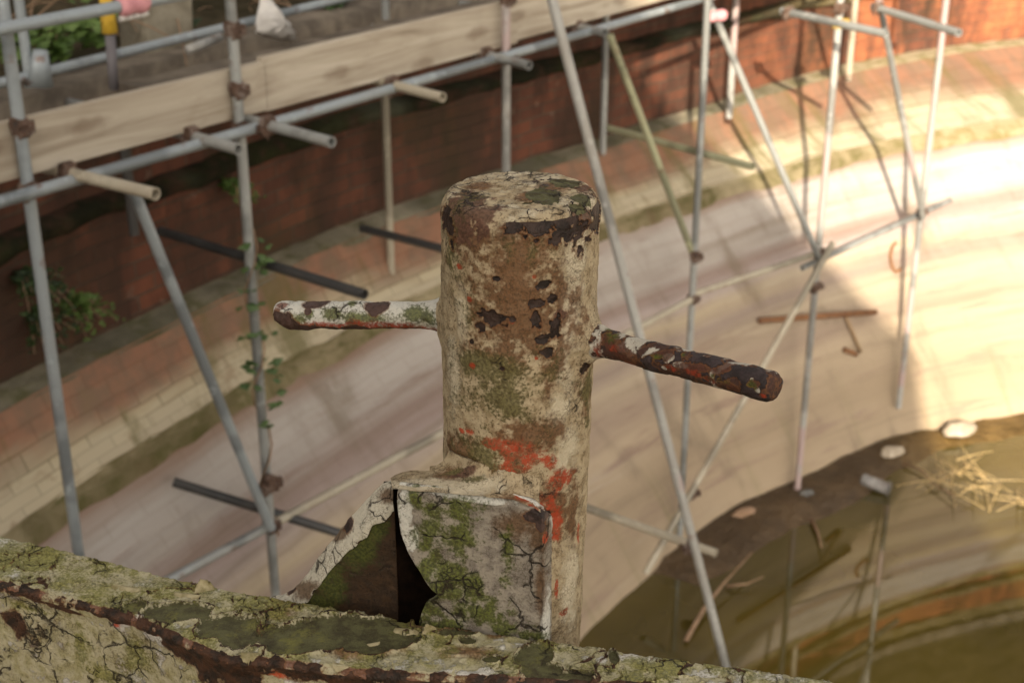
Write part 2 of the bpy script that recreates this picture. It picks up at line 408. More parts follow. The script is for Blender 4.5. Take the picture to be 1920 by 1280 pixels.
# quay top behind the wall; high bank added to darken the water's reflection
QUAY = m_simple("earthy_quay_ground", (.030, .026, .014), (.075, .058, .036), 4, .95, .1, .04)
qrows = [(off(cA, .18), ZTOP + .001, 0)] + [(off(cA, d), ZTOP + .001 + h, d) for d, h in ((.5, .0), (1.0, .05), (1.8, .6), (2.8, 2.6), (4.2, 5.0), (7, 6.5), (30, 7.0))]
q = loft("quay_ground", qrows, QUAY, None, .02); tag(q, kind='structure')
cop = thing("coping", (0, 9.9, ZTOP), "grey brown timber coping along the top of the brick dock wall", "coping")
COPM = m_simple("weathered_coping", (.12, .10, .08), (.22, .185, .145), 7, .9, .15, .01)
loft("coping_course", [(off(cA, .13), ZTOP - .10, 0), (off(cA, .13), ZTOP + .03, .1), (off(cA, .45), ZTOP + .035, .4), (off(cA, .46), ZTOP - .1, .5)], COPM, cop, .008)

# bed, mud bank and water
ZW = -5.22
def mud_h(d, x, y):
    wd_ = np.interp(x, [.3, .95, 1.25, 1.6, 2.3, 2.9, 3.4, 5], [-.1, .0, .34, .44, .46, .42, .40, .5])
    return ZW + .045 - .13 * smooth_(d, wd_ - .12, wd_ + .16) - .025 * smooth_(x, 2.8, 3.3) + .028 * nz(x, y, 0, 1.8) + .022 * nz(x, y, 4, 5)
def smooth_(x, a, b): t = min(1, max(0, (x - a) / (b - a))); return t * t * (3 - 2 * t)
mv, mf = [], []
ds = [-.3 + .09 * k for k in range(28)]
for d in ds:
    for i in range(NS):
        p = cC[i] - OUT[i] * d
        mv.append((p.x, p.y, mud_h(max(d, 0), p.x, p.y) if d > -.05 else ZC + .02))
for r in range(len(ds) - 1):
    for i in range(NS - 1):
        a = r * NS + i; mf.append((a, a + NS, a + NS + 1, a + 1))
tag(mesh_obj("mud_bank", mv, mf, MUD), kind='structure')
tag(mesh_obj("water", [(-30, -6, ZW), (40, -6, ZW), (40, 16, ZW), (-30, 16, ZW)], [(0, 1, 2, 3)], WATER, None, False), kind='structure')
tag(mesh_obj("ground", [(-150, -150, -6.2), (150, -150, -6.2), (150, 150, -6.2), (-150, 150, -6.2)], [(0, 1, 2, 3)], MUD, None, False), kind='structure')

# ------------------------------------------------------------------ tube scaffold
SX = [(-1.70, 4.81), (-1.10, 5.63), (-.03, 7.05), (1.15, 8.47), (2.13, 9.35), (3.07, 10.2)]
TR = .0222
scaf = thing("tube_scaffold", (.6, 8.0, -5.2), "grey galvanised tube scaffold standing in front of the curved dock wall", "scaffold")
def tube(name, a, b, mat=GALV, r=TR, parent=scaf, label=None):
    m = MB(); m.pipe(a, b, r); o = m.build(name, mat, parent, True)
    es = o.modifiers.new("edges", 'EDGE_SPLIT'); es.split_angle = R(50)
    if label: o['label'] = label
    return o
def coupler(p, d1, d2=None, parent=scaf, s=1.0, mat=RUSTY):
    s *= .86
    p = Vector(p); m = MB()
    for d in (d1, d2):
        if d is None: continue
        d = Vector(d).normalized()
        m.cyl(p - d * .026 * s, p + d * .026 * s, .034 * s, n=10)
        u = d.cross(Vector((.3, -.8, .5))).normalized()
        m.box(p + u * .045 * s, d * .022 * s, u * .014 * s, d.cross(u) * .020 * s)
        m.cyl(p + u * .045 * s - d.cross(u) * .045 * s, p + u * .045 * s + d.cross(u) * .05 * s, .0085 * s, n=6)
        p = p + Vector((0, 0, .012))
    return m.build("coupler", mat, parent, False)
UP = Vector((0, 0, 1))
foot = [-4.6, -4.9, -4.9, -5.1, -5.22, -4.9]
topz = [.6, .6, .6, -1.35, .6, .6]
mats = [GALVB, GALV, GALVW, GALV, GALVW, GALVW]
for (x, y), z0, z1, mt in zip(SX, foot, topz, mats):
    tube("standard", (x, y, z0), (x, y, z1), mt, TR if y < 9 else .0245)
# ledgers and rails
def P(px, py, c=FC): return at_front(px, py, c)
cF = FC + .05
l0, l1 = P(0, 378, cF), P(1330, -5, cF)
ld = (l1 - l0).normalized()
tube("ledger", l0 - ld * .6, l1 + ld * 4.0, GALVB, label="bluish ledger running under the toe boards")
r0, r1 = P(0, 55, cF), P(250, 8, cF)
rd = (r1 - r0).normalized()
tube("guard_rail", r0 - rd * .5, r1 + rd * 3.2, GALVB, label="upper guard rail with a pink wrap on it")
def pz(px, py, z): return at_z(px, py, z)
# lower ledger, in lengths joined at the standards
zl = -3.3
j2, j4, j5, j6 = pz(506, 985, zl), pz(1298, 560, zl), pz(1537, 474, zl), pz(1727, 398, zl)
dl = (j4 - j2).normalized()
a0 = j2 - dl * 1.1
tube("lower_ledger", a0, j2 - dl * .0, GALV); tube("lower_ledger", j2 + dl * .02, j4, GALVC)
tube("lower_ledger", j4 + Vector((0, 0, .03)), j5 + (j5 - j4).normalized() * .12, GALVC)
tube("lower_ledger", j5 - (j6 - j5).normalized() * .2 + Vector((0, 0, -.06)), j6 + (j6 - j5).normalized() * .42, GALV)
for j, dd in ((j2, dl), (j4, dl), (j5, dl), (j6, j6 - j5)): coupler(j, UP, dd)
# transoms poking out under the boards
perp = Vector((.838, -.545, 0))
def transom(a, b, mat=GALV, back=.9, z=-1.44, r=TR):
    A, B = pz(*a, z), pz(*b, z); d = (B - A).normalized()
    tube("transom", A - d * back, B, mat, r); coupler(A + d * .05, d, ld)
transom((110, 320), (292, 364), GALVC, .8); transom((345, 252), (447, 280), GALV, .8); transom((488, 231), (622, 267), GALV, .85)
transom((722, 156), (830, 183), GALVC, .9); transom((900, 101), (992, 123), GALV, .9); transom((1070, 49), (1134, 62), GALV, 1.0)
transom((1470, 22), (1662, 64), GALV, 0.02, -1.62, .0245); transom((1640, 14), (1798, 62), GALV, 0.02, -1.62, .0245)
# lower transoms and braces
def tpx(name, a, b, z, mat, label=None, r=TR):
    A, B = pz(*a, z), pz(*b, z); tube(name, A, B, mat, r, label=label); return A, B
tube("transom", pz(325, 903, -3.10), pz(650, 1003, -3.42), DARKT); tpx("transom", (1095, 950), (1342, 1036), -3.85, GALVC)
tpx("transom", (300, 433), (684, 552), -2.06, DARKT, "blackened transom crossing the ivy clad standard")
tpx("transom", (678, 428), (860, 474), -2.45, DARKT); tpx("transom", (1140, 240), (1412, 313), -2.36, GALVY)
# raking braces
def tde(name, a, za, b, zb, mat, label=None, ext=(0, 0), r=TR):
    A, B = at_depth(*a, za), at_depth(*b, zb); d = (B - A).normalized()
    tube(name, A - d * ext[0], B + d * ext[1], mat, r, label=label); return A, B
tde("raking_brace", (1035, 0), 5.9, (1360, 1245), 7.3, GALVW, "long whitish raker passing just right of the mooring post", (.6, 1.4))
tde("raking_brace", (248, 352), 5.35, (508, 990), 6.42, GALVB)
tde("raking_brace", (1143, 66), 8.0, (1302, 484), 9.0, GALVY, "yellow green lichen stained brace")
tde("raking_brace", (1345, 40), 8.9, (1533, 478), 9.82, GALV, None, (.35, .05))
tde("raking_brace", (1648, 0), 9.3, (1727, 390), 10.5, GALVW, None, (.6, .1))
tde("raking_brace", (1562, 455), 9.75, (1210, 1074), 9.2, GALVC)
# short rear posts standing on the ledges
def post(px, top, footpx, z, mat, r=TR):
    F = pz(px, footpx, z); tube("rear_post", F, (F.x, F.y, top), mat, r)
post(735, -1.5, 556, -2.95, GALVC); post(1130, -1.5, 291, -2.535, GALV); post(1367, -1.5, 221, -2.535, GALVW, .025); post(1590, -1.5, 152, -2.535, GALVC, .025)
post(252, -1.5, 440, -1.97, DARKT)
# clamps on the standards
for i, zz in ((0, -1.47), (0, -1.24), (1, -1.46), (1, -1.30), (1, -1.06), (2, -1.46), (2, -1.18), (4, -1.62), (5, -1.62), (4, -3.55), (1, -3.1), (1, -3.9)):
    coupler((SX[i][0], SX[i][1], zz), UP, ld if zz > -1.4 else perp, s=1.0 if i < 4 else 1.15)
coupler(at_depth(1299, 925, 9.6), UP, perp); coupler(at_depth(1298, 1024, 7.05), (Vector((.1, .2, -1))), perp)
coupler(at_depth(508, 905, 6.3), UP, perp); coupler(at_depth(1303, 482, 8.95), UP, ld)
coupler((SX[4][0], SX[4][1], at_y(1562, 44, SX[4][1]).z), UP, None, s=1.3, mat=m_simple('yellow_clamp', (.55, .38, .08), (.40, .28, .07), 20))
# toe boards (three lengths, each its own part)
def toe(a, b, z0=-1.425, z1=-1.222, shift=0.0):
    A, B = P(a, 230, FC - .055 - shift), P(b, 100, FC - .055 - shift)
    A.z = B.z = (z0 + z1) / 2; d = (B - A); m = MB()
    nrm = Vector((d.y, -d.x, 0)).normalized()
    m.box((A + B) / 2, d / 2, nrm * .019, Vector((0, 0, (z1 - z0) / 2)))
    return m.build("toe_board", BOARD, scaf, False, .004)
toe(-120, 492); toe(495, 965, -1.43, -1.205, .0); toe(962, 1700, -1.42, -1.21, .012)
# deck boards lie on the transoms
DECKM = m_board()
for k in range(3):
    A, B = P(250, 150, FC - .21 - .235 * k), P(1700, 60, FC - .21 - .235 * k)
    A.z = B.z = -1.395 - .002 * k; d = B - A; nrm = Vector((d.y, -d.x, 0)).normalized(); m = MB()
    m.box((A + B) / 2, d / 2, nrm * .113, (0, 0, .019))
    o = m.build("scaffold_board", COPM, None, False, .004)
    tag(o, ("scaffold deck board lying next to the toe boards", "middle of the three scaffold deck boards behind the toe boards", "rear scaffold deck board nearest the brick wall")[k], "board", "scaffold deck boards")
# rear railing of thinner blue tube
rail = thing("tube_railing", P(55, 150, -5.5), "blue grey tube railing standing behind the pale toe boards", "railing")
cR = -5.0
ra, rb = P(45, 145, cR), P(640, -2, cR); rdv = (rb - ra).normalized()
tube("rail", ra - rdv * .9, rb + rdv * 2.5, GALVB, .021, rail)
pb = P(55, 150, cR); tube("post", pb + UP * -.03, pb + UP * .9, GALVB, .021, rail)
m = MB(); m.cyl(pb + Vector((.04, 0, -.02)), pb + Vector((.06, .0, .12)), .055, .03, n=12); m.build("base_flange", GALVB, rail, True)
pb2 = P(722, -10, cR - .1); tube("post", (pb2.x, pb2.y, -1.4), (pb2.x, pb2.y, -.5), GALV, .021, rail)

# ------------------------------------------------------------------ building behind the camera that shades the near side of the dock
bld = thing("brick_warehouse", (-3.0, -6.0, -1.6), "gabled brick warehouse behind the viewpoint shading the left of the dock", "warehouse")
BW = Mat("buff_warehouse_brick", .9, .15); _b = BW.N('ShaderNodeTexBrick'); BW.L(BW.mapping(BW.obj(), rot=(R(90), 0, 0)), _b.inputs['Vector'])
_b.inputs['Scale'].default_value = 1; _b.inputs['Brick Width'].default_value = .225; _b.inputs['Row Height'].default_value = .075; _b.inputs['Mortar Size'].default_value = .006
_b.inputs['Color1'].default_value = (.42, .33, .25, 1); _b.inputs['Color2'].default_value = (.34, .26, .19, 1); _b.inputs['Mortar'].default_value = (.38, .34, .29, 1)
BW.color(_b.outputs['Color'])
EX0, EX1, EZ, RX, RZ = -8.0, 1.73, 2.08, -3.1, 6.60
m = MB(); g = [(EX0, -6, -6), (EX1, -6, -6), (EX1, -6, EZ), (RX, -6, RZ), (EX0, -6, EZ)]
m.add(g + [(x, -18, z) for x, _, z in g], [(0, 1, 2, 3, 4), (9, 8, 7, 6, 5), (1, 6, 7, 2), (5, 0, 4, 9), (0, 5, 6, 1)])
m.build("wall", BW.m, bld)
SLATE = m_simple("roof_slate", (.05, .05, .055), (.09, .09, .095), 4, .6, .3, .01)
m = MB()
for (ax, az, bx, bz) in ((EX1, EZ, RX, RZ), (EX0, EZ, RX, RZ)):
    c = Vector(((ax + bx) / 2, -12, (az + bz) / 2 + .02)); d = Vector((bx - ax, 0, bz - az)) / 2
    nn = Vector((-d.z, 0, d.x)).normalized()
    if nn.z < 0: nn = -nn
    m.box(c + nn * .04, d, (0, 6.0, 0), nn * .04)
m.build("roof", SLATE, bld)
GLASSM = m_simple("dark_window_glass", (.02, .025, .03), (.04, .045, .05), 2, .1, .5, 0)
FRAMEM = m_simple("white_window_frame", (.6, .6, .58), (.5, .5, .47), 5, .5, .3, 0)
for wx in (-6.6, -4.6, -2.2, -.4):
    m = MB(); m.box((wx, -5.985, .9), (.5, 0, 0), (0, .02, 0), (0, 0, .7)); wf = m.build("window", GLASSM, bld)
    m = MB()
    for sx in (-.5, 0, .5): m.box((wx + sx, -5.96, .9), (.03, 0, 0), (0, .02, 0), (0, 0, .7))
    for sz in (-.7, 0, .7): m.box((wx, -5.957, .9 + sz), (.5, 0, 0), (0, .02, 0), (0, 0, .03))
    f_ = m.build("window_frame", FRAMEM, None); f_.parent = wf

# ------------------------------------------------------------------ numpy noise for the weathered foreground
def _hash(ix, iy, iz, seed):
    with np.errstate(over='ignore'):
        n = ix.astype(np.uint32) * np.uint32(374761393) + iy.astype(np.uint32) * np.uint32(668265263) + iz.astype(np.uint32) * np.uint32(2246822519) + np.uint32(seed * 3266489917 & 0xffffffff)
        n = (n ^ (n >> np.uint32(13))) * np.uint32(1274126177); n = (n ^ (n >> np.uint32(16))) * np.uint32(2654435761); n ^= n >> np.uint32(15)
    return n.astype(np.float64) / 4294967296.0
def vnoise(P, seed=0):
    i = np.floor(P).astype(np.int64); f = P - i; f = f * f * f * (f * (f * 6 - 15) + 10); r = 0.0
    for a in (0, 1):
        for b in (0, 1):
            for c in (0, 1):
                wgt = (f[..., 0] if a else 1 - f[..., 0]) * (f[..., 1] if b else 1 - f[..., 1]) * (f[..., 2] if c else 1 - f[..., 2])
                r = r + wgt * _hash(i[..., 0] + a, i[..., 1] + b, i[..., 2] + c, seed)
    return r * 2 - 1
def fbm(P, scale, octs=4, seed=0, gain=.5):
    r, a, q, s_ = 0.0, 1.0, np.asarray(P) * scale, 0.0
    for k in range(octs):
        r = r + a * vnoise(q, seed + k * 17); s_ += a; a *= gain; q = q * 2.03 + 11.3
    return r / s_ * 1.7
def voronoi2(U, V, scale, seed=0, jit=.9):
    """returns distance to the cell edge (metres), cell hash, vector from the cell centre"""
    x, y = U * scale, V * scale; ix, iy = np.floor(x).astype(np.int64), np.floor(y).astype(np.int64)
    f1 = np.full(x.shape, 9e9); f2 = f1.copy(); hid = np.zeros_like(x); cx = np.zeros_like(x); cy = np.zeros_like(x); z0 = np.zeros_like(ix)
    for a in (-1, 0, 1):
        for b in (-1, 0, 1):
            jx, jy = ix + a, iy + b
            px = jx + .5 + jit * (_hash(jx, jy, z0, seed) - .5); py = jy + .5 + jit * (_hash(jx, jy, z0, seed + 5) - .5)
            d = np.hypot(px - x, py - y); hh = _hash(jx, jy, z0, seed + 9); near = d < f1
            f2 = np.where(near, f1, np.minimum(f2, d)); hid = np.where(near, hh, hid); cx = np.where(near, px, cx); cy = np.where(near, py, cy); f1 = np.where(near, d, f1)
    return (f2 - f1) * .5 / scale, hid, (x - cx) / scale, (y - cy) / scale
def smooth(x, a, b):
    t = np.clip((x - a) / (b - a), 0, 1); return t * t * (3 - 2 * t)
def project(P):
    Z = P[..., 1] * CP - P[..., 2] * SP; V = P[..., 1] * SP + P[..., 2] * CP
    return 960 + FPX * P[..., 0] / Z, 640 - FPX * V / Z, Z

class Skin:
    """a dense surface grid; paint, rust and moss patches are placed on it as surface patches"""
    def __init__(s, P, flip=False):
        s.P = np.asarray(P, dtype=np.float64)
        s.tu = np.gradient(s.P, axis=0); s.tv = np.gradient(s.P, axis=1)
        n = np.cross(s.tu, s.tv); n /= np.maximum(np.linalg.norm(n, axis=-1, keepdims=True), 1e-12)
        s.n = -n if flip else n; s.flip = flip
        s.px, s.py, s.Z = project(s.P); s.front = (s.n * s.P).sum(-1) < 0
        s.h = np.zeros(s.P.shape[:2]); s.lay = {}
    def field(s, blobs, soft=False):
        """blobs: (px, py, rx, ry[, gain]) read off the photograph, turned into elliptical patches on the surface"""
        r = np.full(s.P.shape[:2], -1.0)
        for b in blobs:
            px, py, rx, ry = b[:4]
            d2 = (s.px - px) ** 2 + (s.py - py) ** 2 + np.where(s.front, 0, 1e9); k = np.unravel_index(np.argmin(d2), d2.shape)
            C, n, Z = s.P[k], s.n[k], s.Z[k]
            tx = np.array([1.0, 0, 0]); tx -= n * n.dot(tx); tx /= np.linalg.norm(tx); ty = np.cross(n, tx)
            def scale(t):
                a = project(C); q = project(C + t * 1e-4); return np.hypot(q[0] - a[0], q[1] - a[1]) / 1e-4
            mx, my = rx / max(scale(tx), 600), ry / max(scale(ty), 600)
            D = s.P - C
            d = np.sqrt(((D @ tx) / mx) ** 2 + ((D @ ty) / my) ** 2 + ((D @ n) / (2 * max(mx, my))) ** 2)
            v = 1 - d
            if len(b) > 4: v = np.where(v > 0, v * b[4], v)
            r = np.maximum(r, np.maximum(v, -1))
        return r
    def build(s, name, mat, parent, closed=False):
        P = s.P + s.n * s.h[..., None]; nu, nv = P.shape[:2]
        idx = np.arange(nu * nv).reshape(nu, nv)
        a = idx if not closed else np.vstack([idx, idx[:1]])
        q = np.stack([a[:-1, :-1], a[1:, :-1], a[1:, 1:], a[:-1, 1:]], -1).reshape(-1, 4)
        if s.flip: q = q[:, ::-1]
        me = bpy.data.meshes.new(name); me.vertices.add(nu * nv); me.vertices.foreach_set('co', P.astype(np.float32).ravel())
        me.loops.add(q.size); me.loops.foreach_set('vertex_index', q.astype(np.int32).ravel())
        me.polygons.add(len(q)); me.polygons.foreach_set('loop_start', np.arange(0, q.size, 4, dtype=np.int32)); me.polygons.foreach_set('loop_total', np.full(len(q), 4, dtype=np.int32))
        me.polygons.foreach_set('use_smooth', np.ones(len(q), dtype=bool)); me.update(calc_edges=True)
        for ln, keys in (("layer_one", ("dark", "moss", "stain_shade", "purple")), ("layer_two", ("orange", "crack", "white", "primer"))):
            at = me.attributes.new(ln, 'FLOAT_COLOR', 'POINT'); z = np.full((nu, nv), -1.0)
            arr = np.stack([s.lay.get(k, z if k != 'crack' else z * 0) for k in keys], -1).astype(np.float32); at.data.foreach_set('color', arr.ravel())
        me.materials.append(mat); me.validate()
        o = bpy.data.objects.new(name, me); COL.objects.link(o); set_parent(o, parent); return o

def m_weathered(name, c1, c2, speck, white=lin(198, 196, 186), moss=(lin(92, 98, 30), lin(58, 64, 22)), stain_shade=lin(98, 70, 42), dark=(lin(48, 38, 34), lin(84, 66, 60)),
                purple=lin(124, 84, 72), orange=(lin(198, 72, 38), lin(150, 70, 40)), primer=(lin(96, 94, 62), lin(70, 66, 44)), crackscale=34, rough=.75, speck_amt=.6, bump=.0016, ws=(-.08, .12)):
    m = Mat(name, rough, .3); o = m.obj()
    nf, nm, nl = m.noise(o, 330, 4, .6), m.noise(o, 75, 5, .6), m.noise(o, 20, 4, .55)
    f0, m0 = m.math('SUBTRACT', nf, .5), m.math('SUBTRACT', nm, .5)
    A = lambda *q: m.math('ADD', q[0], q[1]) if len(q) == 2 else m.math('ADD', m.math('ADD', q[0], q[1]), q[2])
    K = lambda a, k: m.math('MULTIPLY', a, k)
    dk, ms, st, pu = m.attr("layer_one"); og, ck, wh, pr = m.attr("layer_two")
    c = m.mix(m.step(nm, .40, .62), c1, c2); c = m.mix(m.step(nl, .42, .7, 0, .45), c, tuple(v * .72 for v in c1))
    c = m.mix(m.step(nf, .54, .68, 0, speck_amt), c, speck)
    whf = m.step(A(wh, K(f0, .9), K(m0, .75)), ws[0], ws[1]); c = m.mix(whf, c, m.mix(m.step(nf, .45, .65, 0, .5), white, tuple(v * .72 for v in white)))
    c = m.mix(m.step(A(st, K(m0, 1.15), K(f0, .8)), -.34, .45, 0, .85), c, m.mix(m.step(nf, .4, .65), stain_shade, tuple(v * .6 for v in stain_shade)))
    c = m.mix(m.step(A(pu, K(m0, 1.3), K(f0, .6)), -.12, .25, 0, .9), c, m.mix(m.step(nf, .4, .65), purple, tuple(v * .62 for v in purple)))
    prf = m.step(A(pr, K(f0, .35), K(m0, .35)), -.03, .05); c = m.mix(prf, c, m.mix(m.step(nm, .36, .64), primer[0], primer[1]))
    c = m.mix(m.step(A(ms, K(f0, 1.6), K(m0, 1.0)), -.22, .42, 0, .88), c, m.mix(m.step(nf, .38, .62), moss[0], moss[1]))
    ogf = m.step(A(og, K(f0, 1.3), K(m0, 1.5)), -.16, .30, 0, .95); ogf = m.math('MULTIPLY', ogf, m.step(A(nf, K(m0, .5)), .64, .50, .25, 1)); c = m.mix(ogf, c, m.mix(m.step(nm, .42, .62), orange[0], orange[1]))
    dkn = A(dk, K(f0, .45), K(m0, .75)); dkf = m.step(dkn, -.03, .05)
    c = m.mix(m.math('MULTIPLY', m.step(dkn, -.26, -.04), .7), c, lin(112, 74, 46))
    c = m.mix(dkf, c, m.mix(m.step(nm, .38, .62), dark[0], dark[1]))
    wob = m.N('ShaderNodeVectorMath'); wob.operation = 'MULTIPLY_ADD'
    ncol = m.N('ShaderNodeTexNoise'); m.L(o, ncol.inputs['Vector']); ncol.inputs['Scale'].default_value = 60; ncol.inputs['Detail'].default_value = 4
    m.L(ncol.outputs['Color'], wob.inputs[0]); wob.inputs[1].default_value = (.022, .022, .022); m.L(o, wob.inputs[2])
    e1 = m.vor(wob.outputs[0], crackscale, 'DISTANCE_TO_EDGE'); e2 = m.vor(wob.outputs[0], crackscale * 2.7, 'DISTANCE_TO_EDGE')
    k1 = m.math('MULTIPLY', m.step(e1, .0, m.step(nl, .3, .7, .012, .052), 1, 0), m.step(A(ck, K(m0, .7), K(m.math('SUBTRACT', nl, .5), 1.6)), .2, .45))
    k2 = m.math('MULTIPLY', m.step(e2, .0, .045, .8, 0), m.step(A(ck, K(m0, 1.2)), .55, .8))
    k = m.math('MULTIPLY', m.math('MAXIMUM', k1, k2), m.math('SUBTRACT', 1.0, dkf)); c = m.mix(K(k, .92), c, lin(34, 27, 20))
    e3 = m.vor(wob.outputs[0], 210, 'DISTANCE_TO_EDGE'); k3 = m.math('MULTIPLY', m.step(e3, .0, .10, 1, 0), m.step(A(nm, K(m.math('SUBTRACT', nl, .5), .8)), .46, .60)); c = m.mix(m.math('MULTIPLY', K(k3, .62), m.math('SUBTRACT', 1.0, dkf)), c, lin(62, 48, 32))
    dots = m.step(m.noise(o, 620, 2, .5), .68, .74, 0, .8); c = m.mix(dots, c, lin(52, 40, 28))
    m.color(c).rough(m.step(dkf, 0, 1, rough, .55))
    hgt = A(A(K(dkf, -.9), K(k, -1.0), K(prf, -.6)), A(K(nf, .55), K(nm, .8), K(whf, .3)))
    m.bump(hgt, bump); return m.m
PAINT = m_weathered("flaking_cream_paint", lin(178, 162, 132), lin(148, 130, 100), lin(88, 70, 47), white=lin(196, 184, 158), moss=(lin(104, 98, 58), lin(76, 70, 38)), stain_shade=lin(106, 70, 40), purple=lin(100, 70, 56), orange=(lin(164, 62, 32), lin(128, 70, 42)), dark=(lin(36, 27, 22), lin(62, 47, 40)), speck_amt=.8, bump=.0026, ws=(-.35, .40))
PAINTW = m_weathered("flaking_white_paint", lin(188, 184, 172), lin(150, 146, 128), lin(92, 86, 66), dark=(lin(58, 42, 34), lin(80, 60, 54)), orange=(lin(150, 52, 30), lin(116, 50, 30)), bump=.0024)
PAINTD = m_weathered("dark_rusted_steel", lin(70, 48, 40), lin(52, 38, 34), lin(100, 64, 44), dark=(lin(42, 33, 32), lin(62, 50, 50)), purple=lin(88, 52, 37), orange=(lin(142, 54, 30), lin(112, 52, 30)), white=lin(186, 180, 166), bump=.0026)
PLATEM = m_weathered("crazed_grey_paint", lin(150, 142, 128), lin(122, 114, 104), lin(88, 80, 68), moss=(lin(92, 100, 26), lin(58, 64, 18)), speck_amt=.45, crackscale=25, bump=.0022)
BEAMM = m_weathered("lichen_covered_paint", lin(178, 170, 140), lin(160, 153, 112), lin(108, 102, 64), white=lin(200, 196, 186), moss=(lin(144, 140, 76), lin(112, 110, 58)), stain_shade=lin(120, 82, 48), dark=(lin(44, 34, 26), lin(78, 52, 36)), speck_amt=.45, crackscale=26, bump=.0028)
GUSS = m_weathered("mossy_rusted_plate", lin(66, 48, 31), lin(46, 34, 23), lin(24, 18, 13), moss=(lin(78, 84, 32), lin(52, 58, 24)), white=lin(196, 190, 172), speck_amt=.8)
BLACKM = m_simple("rust_blackened_inside", lin(40, 28, 20), lin(22, 16, 12), 60, .9, .1, .002)  # near-black colour also carries the shade of the bracket's hollow

post_t = thing("mooring_post", (.005, 1.355, -1.6), "rusty cream painted steel mooring post with two side bars and flaking round top", "mooring post")
# ---- shaft
AX = lambda z: .009 + (z + .42) * .016
ZT = -.413; RF = .017
prof = []                                              # (radius, z) from the centre of the top down
for k in range(60): prof.append(((.0795 - RF) * k / 59 + 1e-5, ZT - .0016 * (k / 59) ** 2))
for k in range(1, 18): a = math.pi / 2 * k / 17; prof.append((.0795 - RF + RF * math.sin(a), ZT - .0016 - RF * (1 - math.cos(a))))
NZ = 470
for k in range(1, NZ): z = ZT - .0016 - RF - .62 * k / NZ; prof.append((.0795 - .004 * k / NZ, z))
for z in np.linspace(-1.06, -1.65, 8): prof.append((.0755, z))
NT = 520
th = np.linspace(0, 2 * np.pi, NT, endpoint=False); pr_ = np.array(prof)
P = np.stack([AX(pr_[None, :, 1]) + pr_[None, :, 0] * np.cos(th)[:, None], 1.355 + pr_[None, :, 0] * np.sin(th)[:, None], np.broadcast_to(pr_[None, :, 1], (NT, len(prof)))], -1)
S = Skin(P, flip=True)
if (S.n[:, 200] * (P[:, 200] - np.array([.006, 1.355, 0]))).sum(-1).mean() < 0: S = Skin(P, flip=False)
n1, n2, n3 = fbm(P, 28, 4, 1), fbm(P, 70, 4, 2), fbm(P * [1, 1, .35], 40, 4, 3)
top = smooth(P[..., 2], ZT - .012, ZT - .004); rim = smooth(P[..., 2], ZT - .075, ZT - .02) * (1 - top)
drk = S.field([(1020, 405, 72, 26), (972, 408, 34, 22), (1122, 385, 22, 42), (1108, 348, 22, 16), (838, 400, 12, 45), (872, 372, 24, 10), (920, 598, 27, 18), (900, 612, 13, 12), (1022, 534, 14, 10), (1036, 560, 9, 15), (1006, 570, 15, 9),
    (1043, 612, 11, 24), (1022, 634, 18, 9), (1026, 660, 12, 10), (932, 523, 9, 6), (1005, 600, 10, 18), (866, 866, 34, 11), (1012, 968, 18, 10), (962, 598, 6, 5), (1120, 420, 8, 14), (1090, 690, 10, 14), (884, 640, 5, 6), (940, 690, 5, 4), (1025, 1030, 6, 5)])
n4 = fbm(P, 170, 3, 7)
S.lay['dark'] = np.where(top > .5, -1, drk) + .22 * n2 + .12 * n1 + .42 * n4 - .06
S.lay['purple'] = S.field([(875, 385, 62, 32), (915, 400, 45, 22), (870, 430, 30, 20), (1095, 358, 24, 14), (870, 872, 40, 14), (1045, 590, 22, 16), (1090, 405, 30, 20)]) + .35 * n1 + .3 * n4 + .2 * rim - .22
S.lay['stain_shade'] = S.field([(900, 450, 85, 70), (940, 500, 110, 80), (970, 560, 105, 70), (1000, 610, 85, 60), (930, 600, 80, 50), (1045, 690, 28, 60), (1100, 735, 26, 60), (1015, 815, 80, 30), (1030, 430, 70, 34), (860, 850, 40, 30), (1040, 960, 30, 60), (930, 665, 60, 30), (1075, 960, 16, 90)]) + .55 * n3 + .45 * n4 - .16
S.lay['moss'] = S.field([(955, 460, 22, 50), (845, 460, 18, 110), (880, 600, 40, 90), (900, 690, 70, 50), (940, 760, 90, 70), (880, 760, 50, 40), (1000, 720, 60, 50), (1000, 470, 40, 30), (890, 890, 40, 12), (905, 850, 60, 40), (1100, 720, 14, 60)], ) * .5 + .45 * n1 + .3 * n2 - .22
S.lay['orange'] = S.field([(962, 850, 26, 30), (985, 872, 46, 34), (966, 905, 26, 44), (990, 945, 54, 24), (1052, 900, 28, 24), (1020, 870, 26, 18), (1035, 945, 18, 26), (1042, 975, 14, 30), (1044, 1000, 12, 14), (930, 832, 24, 12), (880, 808, 9, 6), (866, 806, 7, 5), (1085, 1000, 4, 20), (1056, 1148, 12, 6), (1042, 1105, 4, 16), (880, 560, 5, 5), (1005, 672, 4, 5), (887, 685, 6, 6), (960, 600, 6, 6), (862, 500, 6, 6), (1002, 520, 5, 4)])
S.lay['orange'] = np.minimum(S.lay['orange'], -S.field([(1006, 892, 24, 20), (1052, 935, 12, 14)])) + .2 * n2 + .24 * n4 + .03
S.lay['white'] = S.field([(1088, 420, 20, 60), (1078, 500, 26, 80), (1066, 590, 24, 80), (1058, 700, 18, 60), (1050, 760, 26, 40), (1062, 850, 24, 50), (955, 425, 26, 24), (865, 590, 16, 60), (850, 700, 14, 80), (1105, 378, 18, 18), (1070, 1100, 20, 100), (880, 930, 60, 18), (1100, 668, 14, 10)]) + .30 * n2 + .2 * n1 + .25 * n4 - .15
S.lay['crack'] = -.05 + .3 * n1 + .35 * top
